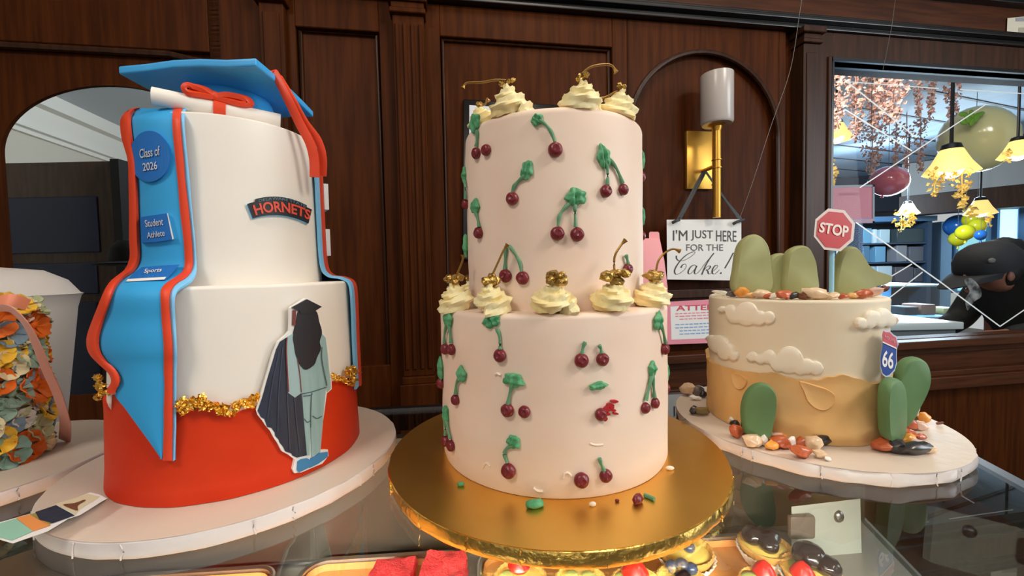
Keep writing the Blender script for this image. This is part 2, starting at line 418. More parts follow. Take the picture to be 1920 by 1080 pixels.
# ---- the mirrored opening on the right: pane with engraved lines
win = thing('window_1', None, None, WP(1.9, MZ0, 0)); win['kind'] = 'structure'
bm = NB(); wbox(bm, MU0, MU1, MZ0, MZ1, -0.014, -0.010); obj('glass_pane', bm, PANE, win, False)
ENG = mat('engraved_line', (232, 238, 240), 0.2)
ws = wall_surf(-0.01)
for a, b, wd in (((1588, 153), (1760, 166), 1.6), ((1800, 168), (1925, 176), 1.6), ((1588, 153), (1718, 258), 2.2), ((1584, 205), (1710, 283), 2.2), ((1612, 352), (1848, 196), 1.7),
                 ((1605, 417), (1765, 530), 2.2), ((1765, 530), (1875, 612), 2.0), ((1875, 612), (1925, 578), 1.8), ((1668, 520), (1710, 495), 1.8), ((1668, 558), (1730, 510), 1.8)):
    dx, dy = b[0] - a[0], b[1] - a[1]; l = math.hypot(dx, dy); nx, ny = -dy / l * wd * .6, dx / l * wd * .6
    sheet('engraved_line', [(a[0] + nx, a[1] + ny), (b[0] + nx, b[1] + ny), (b[0] - nx, b[1] - ny), (a[0] - nx, a[1] - ny)], ws, 0.0015, 0.0, ENG, win)

# ------------------------------------------------------------------ what is seen in the arch on the left
LWALL = mat('pale_wall', (206, 200, 184), 0.7); LCEIL = mat('pale_ceiling', (196, 204, 210), 0.8); CROWN = mat('white_crown', (232, 230, 220), 0.6)
A = at_z(25, 235, 1.0); B = at_z(245, 312, 1.0); dr = (B - A); dr.z = 0; dr.normalize(); nn = Vector((dr.y, -dr.x, 0))
A2, B2 = A - dr * 0.75, A + dr * 3.2
def lbox(bm, a, b, z0, z1, d0, d1):
    quadbox(bm, [a + nn * d0 + Vector((0, 0, z0 - a.z)), b + nn * d0 + Vector((0, 0, z0 - b.z)), b + nn * d1 + Vector((0, 0, z0 - b.z)), a + nn * d1 + Vector((0, 0, z0 - a.z)),
                 a + nn * d0 + Vector((0, 0, z1 - a.z)), b + nn * d0 + Vector((0, 0, z1 - b.z)), b + nn * d1 + Vector((0, 0, z1 - b.z)), a + nn * d1 + Vector((0, 0, z1 - a.z))])
bm = NB(); lbox(bm, A2, B2, FLOOR, 1.3, -0.05, 0); struct('wall_far_left', bm, LWALL)
bm = NB(); lbox(bm, A2, B2, 1.02, 1.14, 0, 0.03); lbox(bm, A2, B2, 1.0, 1.02, 0, 0.05); lbox(bm, A2, B2, 0.975, 1.0, 0, 0.02); lbox(bm, A2, B2, 1.14, 1.22, 0, 0.09); struct('trim_15', bm, CROWN)
bm = NB(); box(bm, -4.2, 0.3, 1.35, 4.3, 1.22, 1.26); struct('ceiling_far', bm, LCEIL)
bm = NB(); box(bm, -4.2, 0.6, 1.4, 4.4, FLOOR - 0.05, FLOOR); struct('floor_far_left', bm, FLOORM)
area('arch_room_light', (-0.9, 2.0, 1.15), (-1.6, 2.6, 0.9), 0.5, 30, (0.86, 0.95, 1.0))
DOOR = mat('dark_door', (92, 66, 46), 0.35, col2=(112, 82, 58), scale=5, stretch=(10, 10, 1)); DOORP = mat('door_panel', (50, 58, 90), 0.3)
dY = 2.0
dr_ = thing('door_1', None, None, at_y(100, 700, dY)); dr_['kind'] = 'structure'; dr_.location.z = FLOOR
p0 = at_y(-90, 302, dY); p1 = at_y(213, 302, dY); p2 = at_y(229, 302, dY)
bm = NB(); box(bm, p0.x, p1.x, dY, dY + 0.04, FLOOR, p1.z); obj('door_leaf', bm, DOOR, dr_, False)
bm = NB(); box(bm, p1.x, p2.x, dY - 0.02, dY + 0.05, FLOOR, p1.z + 0.005); obj('door_post', bm, mat('black_wood', (18, 16, 16), 0.4), dr_, False)
for y0, y1 in ((368, 478), (492, 556), (566, 760)):
    a = at_y(-60, y1, dY); b = at_y(182, y0, dY); bm = NB(); box(bm, a.x, b.x, dY - 0.006, dY, a.z, b.z); obj('door_panel', bevel(bm, 0.004, 1), DOORP, dr_, False)
bm = NB()
prof = [(0.0, 0.0), (0.09, 0.004), (0.13, 0.006), (0.135, 0.012), (0.09, 0.02), (0.085, 0.07), (0.06, 0.10), (0.0, 0.108)]
c = at_y(262, 500, 1.62); lathe(bm, [(r, c.z + z) for r, z in prof], c.x, c.y, 32)
solo('hat', bm, mat('black_felt', (14, 13, 15), 0.8), 'black hat in the arch beyond the blue stole, in front of the dark door', 'hat')

# ------------------------------------------------------------------ what is seen in the mirror on the right
bm = NB(); box(bm, 0.85, 9, 1.75, 9.2, FLOOR - 0.05, FLOOR); struct('floor_far_right', bm, FLOORM)
BCEIL = mat('blue_grey_ceiling', (150, 170, 190), 0.6, col2=(128, 148, 168), scale=3)
bm = NB(); box(bm, 0.85, 9, 1.62, 9.2, 1.5, 1.55); struct('ceiling_far_right', bm, BCEIL)
PLANK = mat('ceiling_gap', (44, 46, 52), 0.6)
bm = NB()
for k in range(12):
    y0 = 2.0 + k * 0.42; quadbox(bm, [(0.9, y0, 1.494), (8.5, y0 + 2.6, 1.494), (8.5, y0 + 2.625, 1.494), (0.9, y0 + 0.025, 1.494), (0.9, y0, 1.502), (8.5, y0 + 2.6, 1.502), (8.5, y0 + 2.625, 1.502), (0.9, y0 + 0.025, 1.502)])
struct('trim_16', bm, PLANK)
bm = NB(); box(bm, 0.85, 9, 9.0, 9.2, FLOOR, 1.5); struct('wall_far', bm, mat('dim_wall', (60, 58, 66), 0.7))
bm = NB(); box(bm, 0.80, 0.85, 1.6, 9.2, FLOOR, 1.5); struct('wall_far_side', bm, mat('dim_wall_side', (90, 100, 116), 0.7))
# bulkhead and beam over the shop windows
a, b = at_y(1690, 372, 5.6), at_y(2100, 330, 4.4)
def vbox(bm, a, b, z0, z1, t):
    d = (b - a); d.z = 0; d.normalize(); n = Vector((-d.y, d.x, 0))
    quadbox(bm, [(p.x, p.y, z) for z in (z0, z1) for p in (a, b, b + n * t, a + n * t)])
bm = NB(); vbox(bm, a, b, 1.06, 1.49, 0.35); struct('trim_17', bm, mat('bulkhead_paint', (150, 148, 144), 0.7))
bm = NB(); vbox(bm, a + Vector((0, .03, 0)), b + Vector((0, .03, 0)), 0.80, 1.06, 0.25); struct('trim_18', bm, WOODD)
bm = NB(); a2, b2 = at_y(1560, 400, 6.4), at_y(1760, 400, 6.1); vbox(bm, a2, b2, 0.95, 1.49, 0.2); struct('trim_19', bm, mat('dark_upper_wall', (40, 42, 52), 0.6))
DAY = mat('daylight_pane', (206, 240, 246), 0.3, emit=1.0); DAYT = mat('daylight_pane_green', (150, 216, 222), 0.3, emit=0.8)
BFRAME = mat('blue_lit_frame', (110, 160, 206), 0.5)
def far_window(n, x0, y0, x1, y1, Y, m):
    w = thing('window_%d' % n, None, None, at_y((x0 + x1) / 2, y1, Y)); w['kind'] = 'structure'
    a, b = at_y(x0, y1, Y), at_y(x1, y0, Y)
    bm = NB(); box(bm, a.x, b.x, Y + 0.02, Y + 0.03, a.z, b.z); obj('pane', bm, m, w, False)
    bm = NB(); t = 0.035
    box(bm, a.x - t, a.x, Y - 0.02, Y + 0.05, a.z - t, b.z + t); box(bm, b.x, b.x + t, Y - 0.02, Y + 0.05, a.z - t, b.z + t); box(bm, a.x, b.x, Y - 0.02, Y + 0.05, b.z, b.z + t); box(bm, a.x, b.x, Y - 0.02, Y + 0.05, a.z - t, a.z)
    obj('window_frame', bm, BFRAME, w, False)
far_window(2, 1868, 392, 1912, 545, 5.6, DAY); far_window(3, 1792, 412, 1852, 545, 6.3, DAYT); far_window(4, 1920, 380, 2010, 545, 5.2, DAY); far_window(5, 1566, 426, 1616, 500, 6.6, DAY)
bm = NB(); a = at_y(1762, 560, 6.2); b = at_y(1786, 415, 6.2); box(bm, a.x, b.x, 6.2, 6.35, FLOOR, b.z); struct('trim_20', bm, mat('pale_blue_post', (150, 186, 220), 0.5))
area('shop_daylight', (4.6, 4.6, 0.6), (2.2, 2.6, 0.3), 1.2, 60, (0.72, 0.88, 1.0))
area('bookcase_fill_light', (3.9, 4.3, 1.1), (4.9, 5.8, 0.2), 0.4, 45, (0.74, 0.88, 1.0))  # added fill, no real lamp: lifts the dark bookcase
area('balloon_fill_light', (2.4, 1.95, 1.35), (2.7, 3.3, 0.7), 0.4, 9, (1.0, 0.95, 0.86))  # fill light added near the mirror to brighten the pale yellow balloon
area('shop_ceiling_light', (1.9, 2.4, 1.47), (2.3, 3.2, 0.3), 0.6, 26, (1.0, 0.86, 0.66))

# ================================================================== THE DISPLAY CASE
GZ = -0.0124
case = thing('display_case', 'glass topped bakery display case that carries all the cakes', 'display case', (0, 0.33, FLOOR))
corners = [(0.339, 0.12), (0.4655, 0.587), (-0.95, 0.459), (-0.95, 0.07)]
def prism(bm, poly, z0, z1):
    a = [bm.verts.new((x, y, z0)) for x, y in poly]; b = [bm.verts.new((x, y, z1)) for x, y in poly]
    bm.faces.new(a[::-1]); bm.faces.new(b)
    for i in range(len(poly)): j = (i + 1) % len(poly); bm.faces.new((a[i], a[j], b[j], b[i]))
bm = NB(); prism(bm, corners, GZ - 0.008, GZ); obj('glass_top', bm, GLASST, case, False)
bm = NB(); prism(bm, [(0.335, 0.1), (0.4655, 0.58), (-0.95, 0.452), (-0.95, 0.05)], FLOOR, -0.17); obj('cabinet', bm, mat('case_body', (58, 50, 46), 0.4), case, False)
bm = NB(); prism(bm, [(0.334, 0.1), (0.462, 0.575), (-0.95, 0.45), (-0.95, 0.05)], -0.17, -0.158); obj('shelf', bm, mat('case_shelf', (140, 132, 124), 0.3, 0.2), case, False)
def case_back(px, py, off=0.0):
    d = ray(px, py); o = 0.466 - off
    return d * (o / (d.y - 0.085 * d.x)) + CAM
bm = NB(); quadbox(bm, [(x, 0.466 + 0.085 * x + y, z) for z in (-0.158, GZ - 0.009) for x, y in ((-0.95, 0), (0.44, 0), (0.44, 0.012), (-0.95, 0.012))])
obj('back_panel', bm, mat('smoked_panel', (82, 72, 62), 0.35, 0.3), case, False)
bm = NB(); quadbox(bm, [(x, 0.466 + 0.085 * x + y, z) for z in (-0.1565, -0.154) for x, y in ((-0.95, -0.004), (0.3, -0.004), (0.3, 0), (-0.95, 0))])
obj('back_rail', bm, STEEL, case, False)
def panel_plane(px, py, off=0.0):
    d = ray(px, py); o = 0.414 - off
    return d * (o / (d.y - 0.085 * d.x)) + CAM
wp = sheet('white_panel', [(1484, 950), (1613, 935), (1616, 1052), (1484, 1046)], panel_plane, 0.003, -0.002, mat('white_laminate', (178, 180, 170), 0.4), case, None, 'white laminate panel')
bm = NB(); c = panel_plane(1572, 968, 0.003); ball(bm, c, 0.0058, 1, 0.7, 1.25); obj('screw_cap', bm, STEEL, wp)
bm = NB(); c = panel_plane(1502, 985, 0.006); box(bm, c.x - 0.014, c.x + 0.014, c.y - 0.004, c.y + 0.004, c.z - 0.014, c.z + 0.012); obj('bracket', bevel(bm, 0.003, 2), mat('smoked_clip', (112, 100, 92), 0.25), wp)
def edge_bar(bm, a, b, z0, z1, o0, o1):
    a, b = Vector((*a, 0)), Vector((*b, 0)); d = (b - a).normalized(); n = Vector((d.y, -d.x, 0))
    quadbox(bm, [(p.x, p.y, z) for z in (z0, z1) for p in (a + n * o0, b + n * o0, b + n * o1, a + n * o1)])
bm = NB(); edge_bar(bm, (0.339, 0.12), (0.4655, 0.587), GZ - 0.03, GZ - 0.0003, 0.0, 0.006); obj('edge_trim', bm, DARKMETAL, case, False)
bm = NB(); edge_bar(bm, (0.339, 0.12), (0.4655, 0.587), GZ - 0.03, GZ - 0.0003, 0.006, 0.016); obj('edge_rail', bm, STEEL, case, False)
bm = NB(); edge_bar(bm, (0.4655, 0.587), (-0.95, 0.459), GZ - 0.03, GZ - 0.0003, 0.0, 0.010); obj('edge_rail', bm, DARKMETAL, case, False)
bm = NB(); edge_bar(bm, (0.336, 0.12), (0.46, 0.58), -0.158, GZ - 0.009, -0.006, 0.0); obj('end_glass', bm, GLASST, case, False)
cl = area('case_strip_light', (0.0, 0.17, -0.03), (0.0, 0.36, -0.15), 0.2, 2.1, (1.0, 0.93, 0.8)); cl.data.shape = 'RECTANGLE'; cl.data.size = 0.7; cl.data.size_y = 0.03; cl.data.spread = math.radians(100)

# ================================================================== CAKE BOARDS
def board(name, cx, cy, R, m, mr, label, seed, fold, cat='cake board', th=0.0122):
    rnd = random.Random(seed); root = thing(name, label, cat, (cx, cy, -th))
    fac = [rnd.uniform(-1, 1) for _ in range(64)]
    def fn(r, z, a):
        if r < R - 0.004: return r, z
        k = a / (2 * PI) * 64; i = int(k) % 64; f = k - int(k); w = fac[i] * (1 - f) + fac[(i + 1) % 64] * f
        return r + fold * (w * 0.5 - 0.5) * 2, z + (fold * 0.35 * w if -th * 0.9 < z < -0.0004 else 0)
    bm = NB(); lathe(bm, [(0, 0), (R * 0.5, 0), (R - 0.006, 0), (R - 0.0016, -0.0002)], cx, cy, 128); obj('top_sheet', bm, m, root)
    bm = NB(); lathe(bm, [(R - 0.0018, -0.0002), (R - 0.0004, -0.0010), (R, -0.003), (R, -th * 0.6), (R - 0.0003, -th * 0.85), (R - 0.002, -th), (0, -th)], cx, cy, 128, fn); obj('rim', bm, mr, root)
    for k in range(10):
        a = PI + PI * (k + rnd.uniform(.1, .9)) / 10; pts = []
        for j in range(5):
            t = j / 4; aa = a + rnd.uniform(-.008, .008); pts.append((cx + (R - fold * 0.6 - 0.0001) * math.cos(aa), cy + (R - fold * 0.6 - 0.0001) * math.sin(aa), -0.001 - t * (th - 0.002)))
        bm = NB(); tube(bm, pts, 0.0005, 5); obj('fold', bm, mr, root)
    return root
board('cake_board', 0.0365, 0.3847, 0.1524, GOLDBOARD, GOLDRIM, 'gold foil round cake board under the pink cherry cake', 3, 0.0009)
board('cake_board', -0.2556, 0.385, 0.1360, WBOARD, WBOARD2, 'white round cake board under the graduation cake', 5, 0.0006)
board('cake_board', 0.3140, 0.4415, 0.1288, WBOARD, WBOARD2, 'white round cake board under the desert cake with cacti', 9, 0.0016)
board('cake_board', -0.5040, 0.3670, 0.1115, WBOARD, WBOARD2, 'white round cake board under the flower covered cake at the far left', 11, 0.0006)

# ================================================================== PINK CHERRY CAKE
KX, KY, KR = 0.0370, 0.392, 0.105; UX, UY, UR = 0.0405, 0.3916, 0.0815; KZ, UZ = 0.134, 0.2885
def wob(seed, amp, nf=6):
    def fn(r, z, a):
        k = noise.noise(Vector((math.cos(a) * nf * .3, math.sin(a) * nf * .3, z * 40 + seed))); return r + (amp * k if r > 0.02 else 0), z + amp * 0.4 * noise.noise(Vector((math.cos(a) * 2, math.sin(a) * 2, seed)))
    return fn
TAPER, SHIFT = 0.040, 0.019
def tier_prof(r0, r1, z0, z1, e):
    P = [(0, z0), (r0 - 0.001, z0), (r0, z0 + 0.003)]
    for k in range(1, 9): P.append((r0 + (r1 - r0) * k / 9, z0 + (z1 - z0 - e) * k / 9))
    for k in range(7):
        a = PI / 2 * k / 6; P.append((r1 - e + e * math.cos(a), z1 - e + e * math.sin(a)))
    P += [(r1 * 0.5, z1), (0, z1)]
    return P
ck = thing('cherry_cake', 'two tier pale pink cake with piped cherries and yellow rosettes on a gold board', 'cake', (KX, KY, 0))
bm = NB(); lathe(bm, tier_prof(KR, KR, 0.0003, KZ, 0.004), KX, KY, 128, wob(1, 0.0010)); obj('tier', bm, PINKICE, ck)
bm = NB(); lathe(bm, tier_prof(UR, UR, KZ - 0.002, UZ, 0.006), UX, UY, 128, wob(2, 0.0010)); obj('tier', bm, PINKICE, ck)
SU, SL = cyl_surf(UX, UY, UR), cyl_surf(KX, KY, KR)
def cherry(surf, cyl, px, py, rp, stem=None, dent=True, par=ck):
    cx, cy = cyl; c = surf(px, py, 0.0); d = (c - CAM).y
    n = Vector((c.x - cx, c.y - cy, 0)).normalized(); t = Vector((-n.y, n.x, 0))
    r = max(0.0040, rp * d / F * 0.98) if rp else 0.005
    M = Matrix((t, n, Vector((0, 0, 1)))).transposed()
    bm = NB(); vs_ = ball(bm, c + n * r * 0.35, r, 1, 0.8, 1.0, M, 3, 0.07, 1.6, px * .37)
    if dent:
        dp = c + n * (r * 1.2) + Vector((0, 0, r * 0.15)) + t * r * 0.1
        for v in vs_:
            q = (v.co - dp).length / (r * 0.38)
            if q < 1: v.co -= n * r * 0.28 * (1 - q * q)
    o = obj('cherry', bm, CHERRY, par)
    if stem:
        pts = [surf(x, y, 0.0020) for x, y in c2(stem, 4, False)]
        bm = NB(); tube(bm, pts, [0.0013 + 0.0003 * math.sin(i) for i in range(len(pts))], 8); obj('stem', bm, STEMG, o)
    return o
def leaf(surf, cyl, px, py, w, h, rot=0.0, par=ck, seed=0):
    cx, cy = cyl; c = surf(px, py, 0.001); d = (c - CAM).y
    n = Vector((c.x - cx, c.y - cy, 0)).normalized(); t = Vector((-n.y, n.x, 0)); z = Vector((0, 0, 1))
    e1 = t * math.cos(rot) + z * math.sin(rot); e2 = -t * math.sin(rot) + z * math.cos(rot)
    w = w * 1.15 * d / F; h = h * 1.15 * d / F; bm = NB()
    g = bmesh.ops.create_icosphere(bm, subdivisions=4, radius=1.0)
    for v in g['verts']:
        p = v.co.copy(); a = math.atan2(p.y, p.x); k = 1 + 0.10 * math.sin(5 * a + seed) + 0.05 * math.sin(9 * a + seed * 2)
        th = 0.0026 * p.z * (1 + 0.25 * math.sin(p.x * 9 + seed) + 0.15 * math.sin(p.y * 7 + seed)) - 0.0016 * math.exp(-(p.x / 0.16) ** 2) * max(p.z, 0)
        x = p.x * k * 0.52; y = p.y * k * 0.5 + (0.14 * p.y if p.y > 0 else 0) * (1 - abs(p.x))
        v.co = c + e1 * (x * w) + e2 * (y * h) + n * (th + 0.0006)
    return obj('leaf', bm, LEAFG, par)
U, L_ = (SU, (UX, UY)), (SL, (KX, KY))
for s, px, py, r, st in ((U, 896, 288, 11, [(898, 245), (898, 262), (896, 276)]), (U, 914, 282, 11, None),
        (U, 1041, 282, 14, [(1012, 227), (1024, 236), (1034, 250), (1040, 268)]), (U, 962, 373, 12.5, [(986, 330), (974, 340), (966, 350), (962, 362)]),
        (U, 1134, 359, 12, [(1132, 303), (1136, 320), (1136, 348)]), (U, 1166, 356, 11, [(1140, 300), (1153, 318), (1164, 345)]),
        (U, 1045, 438, 13.5, [(1066, 382), (1054, 396), (1048, 408), (1046, 424)]), (U, 1081, 440, 13.5, [(1077, 384), (1077, 402), (1078, 426)]),
        (U, 900, 437, 11, [(895, 395), (899, 410), (902, 426)]), (U, 876, 383, 10, [(874, 334), (877, 352), (877, 373)]),
        (U, 950, 517, 13, [(951, 462), (950, 485), (949, 505)]), (U, 981, 521, 13, [(957, 461), (968, 476), (976, 492), (979, 510)]),
        (U, 1174, 505, 11, [(1170, 478), (1172, 486), (1174, 495)]),
        (L_, 838, 654, 11, [(842, 606), (838, 625), (837, 643)]), (L_, 850, 655, 11, [(845, 606), (848, 625), (849, 643)]),
        (L_, 939, 666, 13, [(934, 615), (939, 630), (940, 654)]), (L_, 1243, 654, 11, [(1234, 606), (1239, 622), (1243, 643)]),
        (L_, 1089, 675, 14, [(1096, 640), (1092, 650), (1090, 662)]), (L_, 1128, 673, 13, [(1121, 646), (1124, 652), (1126, 661)]),
        (L_, 1125, 776, 12.5, None), (L_, 857, 749, 10.5, [(866, 706), (860, 718), (858, 738)]),
        (L_, 953, 768, 13.5, [(963, 718), (958, 735), (954, 756)]), (L_, 984, 771, 12, None),
        (L_, 1207, 764, 11, [(1219, 700), (1213, 724), (1207, 750)]), (L_, 1225, 755, 10.5, [(1219, 700), (1221, 724), (1223, 744)]),
        (L_, 839, 826, 11, [(838, 782), (839, 800), (839, 815)]), (L_, 849, 835, 11, [(840, 782), (844, 802), (848, 822)]),
        (L_, 955, 881, 15, [(964, 832), (951, 840), (948, 850), (953, 866)]), (L_, 1089, 898, 15, None), (L_, 1134, 890, 13, [(1122, 857), (1125, 868), (1130, 880)])):
    cherry(s[0], s[1], px, py, r, st)
for s, px, py, w, h, ro in ((U, 893, 232, 30, 26, .5), (U, 1008, 226, 20, 16, .9), (U, 989, 321, 20, 28, -.2), (U, 1130, 296, 24, 34, .2), (U, 1079, 371, 34, 26, 0), (U, 894, 388, 24, 22, 0),
        (U, 874, 330, 20, 22, 0), (U, 876, 462, 22, 34, 0), (L_, 843, 598, 26, 26, .1), (L_, 923, 602, 32, 22, .3), (L_, 1231, 603, 24, 28, -.3), (L_, 868, 702, 22, 24, .2),
        (L_, 964, 713, 36, 22, -.1), (L_, 1220, 692, 18, 22, 0), (L_, 839, 777, 20, 26, 0), (L_, 964, 828, 24, 20, -.4), (L_, 1120, 723, 32, 12, .1)):
    leaf(s[0], s[1], px, py, w, h, ro, seed=px)
# sprigs on the right flank, seen edge-on
def flank(cyl, R, az, z, big, lz):
    n = Vector((math.sin(az), -math.cos(az), 0)); c = Vector((cyl[0], cyl[1], z)) + n * R
    f = lambda px, py, off=0.0: c + n * off + Vector((0, 0, 0)) + Vector((-n.y, n.x, 0)) * (-(px) * 0.0004) + Vector((0, 0, -py * 0.0004))
    o = cherry(f, cyl, 0, 0, None, [(0, -lz), (-2, -lz * .5), (0, -10)])
    leaf(f, cyl, 0, -lz, 26, 34, 0, seed=az)
for az, z, lz in ((1.53, 0.251, 36), (1.54, 0.196, 44)): flank((UX, UY), UR, az, z, 1, lz)
for az, z, lz in ((1.47, 0.052, 40), (-1.30, 0.066, 30)): flank((KX, KY), KR, az, z, 1, lz)
# smeared cherry, dents and a crumb of cream left in the icing
bm = NB()
for x, y, w, h in ((1136, 766, 8, 5), (1142, 759, 7, 4), (1150, 752, 7, 3), (1147, 768, 5, 2.5), (1152, 774, 5, 2), (1138, 775, 5, 3), (1145, 763, 4, 3), (1133, 783, 4, 5)):
    slab(bm, c2([(x + w * math.cos(t) * random.uniform(.7, 1.2), y + h * math.sin(t) * random.uniform(.7, 1.2)) for t in [k * PI / 4 for k in range(8)]], 2), SL, 0.0022, -0.001)
obj('cherry_smear', bm, mat('cherry_smear', (176, 30, 36), 0.4), ck)
bm = NB()
for pts in ([(905, 877), (908, 870), (914, 868), (920, 874)], [(1056, 896), (1058, 888), (1065, 886), (1071, 892)], [(1000, 914), (1008, 920), (1018, 921)], [(1106, 831), (1116, 834), (1130, 833)], [(928, 703), (932, 700), (939, 703)]):
    bm = NB(); tube(bm, [SL(x, y, 0.0004) for x, y in c2(pts, 4, False)], 0.0009, 6)
    obj('icing_mark', bm, mat('icing_mark', (246, 226, 206), 0.5), ck)
# piped rosettes
def rosette(c, axis, R, height, turns=2.3, nm='rosette', par=ck, seed=0, mm=None, rt=0.0062):
    z = Vector(axis).normalized(); x = z.cross(Vector((0.2, 1, 0.1))).normalized(); y = z.cross(x)
    bm = NB(); N_ = 78; K = 20; rings = []; ph = seed * 1.3
    for i in range(N_ + 1):
        s = i / N_; a = 2 * PI * turns * s + ph; rad = (R - rt * 0.8) * (1 - s ** 1.25) * (1 if s < 1 else 0)
        p = Vector(c) + x * (rad * math.cos(a)) + y * (rad * math.sin(a)) + z * (rt * 0.55 + (height - rt * 1.1) * s ** 0.9)
        e = (x * math.cos(a) + y * math.sin(a)); ring = []
        sc = rt * (1.05 - 0.45 * s) * (0.5 if i in (0, N_) else 1)
        for k in range(K):
            b = 2 * PI * k / K; f = sc * (1 + 0.24 * math.cos(5 * b + s * 34)) * (1 + 0.06 * math.sin(i * 1.7 + k))
            ring.append(bm.verts.new(p + e * (f * math.cos(b)) + z * (f * math.sin(b) * 1.05)))
        rings.append(ring)
    for A, B in zip(rings[:-1], rings[1:]):
        for k in range(K): bm.faces.new((A[k], A[(k + 1) % K], B[(k + 1) % K], B[k]))
    bm.faces.new(rings[0][::-1]); bm.faces.new(rings[-1])
    return obj(nm, bm, mm or CREAM, par)
def nugget(c, r, par, seed=0, n=7):
    bm = NB(); rnd = random.Random(seed)
    for k in range(n):
        a = rnd.uniform(0, 2 * PI); q = rnd.uniform(0, 1)
        ball(bm, Vector(c) + Vector((math.cos(a) * r * q, math.sin(a) * r * q, rnd.uniform(-.1, .55) * r)), r * rnd.uniform(.34, .55), 1, 1, .8, None, 2, 0.5, 2.2, seed + k)
    return obj('gold_cherry', bm, GOLDNUG, par, smooth=False)
def gold_stem(pts, par, r=0.0009):
    bm = NB(); P = catmull(pts, 6); n = len(P)
    tube(bm, P, [r * (1.0 if i < n - 5 else 1.0 + 0.35 * (i - n + 5)) for i in range(n)], 6); return obj('stem', bm, GOLDSTEM, par)
zr = KZ + 0.0005
for i, (px, py, wpx, st) in enumerate(((860, 552, 66, [(866, 508), (866, 492), (868, 478)]), (924, 555, 72, [(921, 520), (932, 496), (944, 470), (952, 458)]),
                                      (1036, 556, 88, None), (1147, 552, 82, [(1146, 506), (1152, 484), (1162, 463), (1173, 450)]), (1220, 550, 70, [(1229, 520), (1234, 490), (1247, 474), (1262, 467), (1275, 471)]))):
    az = math.atan2(ray(px, py).x, ray(px, py).y)
    q = cyl_hit(px, py, KX, KY, 0.0945); n = Vector((q.x - KX, q.y - KY, 0)).normalized()
    c = Vector((KX, KY, zr)) + n * 0.0945; R = wpx * (c.y) / F / 2 * 1.02
    R = min(R, 0.0178)
    ro = rosette(c, (n.x * 0.25, n.y * 0.25, 1), R, 0.0225, seed=i)
    top = c + Vector((0, 0, 0.0225)) + n * 0.004
    g = nugget(top, R * 0.58, ro, i * 7 + 1)
    if st: gold_stem([top + Vector((0, 0, 0.001))] + [at_y(x, y, top.y) for x, y in st[1:]], ro)
for k in range(5):                      # the ring goes on round the back
    az = PI - 1.0 + k * 0.5; n = Vector((math.sin(az), -math.cos(az), 0)); c = Vector((KX, KY, zr)) + n * 0.0945
    ro = rosette(c, (n.x * 0.25, n.y * 0.25, 1), 0.0165, 0.0225, seed=k + 9); nugget(c + Vector((0, 0, 0.0225)), 0.007, ro, k + 50)
for i, (px, wpx, hh, az, st) in enumerate(((893, 52, 0.022, -64, [(910, 195), (912, 188), (914, 185), (916, 190)]), (956, 84, 0.028, -34, [(955, 152), (930, 150), (905, 154), (880, 155), (872, 158), (868, 166)]),
                                          (1076, 86, 0.025, 14, [(1084, 154), (1094, 136), (1110, 125), (1135, 121), (1148, 124), (1155, 136)]), (1160, 78, 0.026, 46, [(1165, 176), (1156, 172), (1140, 180), (1122, 187)]))):
    a = math.radians(az); n = Vector((math.sin(a), -math.cos(a), 0)); c = Vector((UX, UY, UZ - 0.002)) + n * 0.0665
    R = wpx * c.y / F / 2; R = min(max(R, 0.0155), 0.019)
    ro = rosette(c, (n.x * 0.35, n.y * 0.35, 1), R, hh, seed=i + 20, turns=2.6)
    top = c + Vector((0, 0, hh)) + n * 0.006
    nugget(top, 0.005, ro, i + 90, 4)
    gold_stem([top] + [at_y(x, y, top.y) for x, y in st], ro)
for k in range(3):
    a = PI - 0.9 + k * 0.9; n = Vector((math.sin(a), -math.cos(a), 0)); ro = rosette(Vector((UX, UY, UZ - 0.002)) + n * 0.06, (n.x * .35, n.y * .35, 1), 0.017, 0.024, seed=k + 30); 
# bits that fell on the gold board
def flatleaf(px, py, w, h, name, m, label, cat, rot=0, z=0.0):
    c = at_z(px, py, z); bm = NB(); ball(bm, c + Vector((0, 0, h * .5)), 1, w, w * .6, h * .62, Matrix.Rotation(rot, 3, 'Z'), 2, 0.25, 2.0, px); solo(name, bm, m, label, cat)
flatleaf(1003, 951, 0.0068, 0.005, 'fallen_leaf', LEAFG, 'green icing leaf lying on the gold board at the front foot of the cherry cake', 'icing leaf', .3)
flatleaf(1196, 944, 0.0054, 0.006, 'fallen_cherry', CHERRY, 'broken dark red icing cherry lying on the gold board', 'icing cherry', .8)
flatleaf(864, 911, 0.003, 0.003, 'icing_crumb', LEAFG, 'small green icing crumb at the left foot of the cherry cake', 'icing crumb')
flatleaf(1157, 941, 0.0016, 0.002, 'icing_crumb', CHERRY, 'small dark icing crumb left of the broken cherry on the gold board', 'icing crumb')
flatleaf(1256, 881, 0.0034, 0.003, 'icing_crumb', mat('icing_mark', (0, 0, 0)), 'cream icing crumb at the right foot of the cherry cake', 'icing crumb')
flatleaf(1111, 949, 0.0026, 0.003, 'icing_crumb', mat('icing_mark', (0, 0, 0)), 'cream icing crumb at the front foot of the cherry cake', 'icing crumb')
bm = NB(); tube(bm, [at_z(x, y, 0.0014) for x, y in ((1208, 928), (1216, 931), (1227, 936))], 0.0015, 8); solo('icing_twig', bm, STEMG, 'green icing stem lying on the gold board right of the broken cherry', 'icing stem')

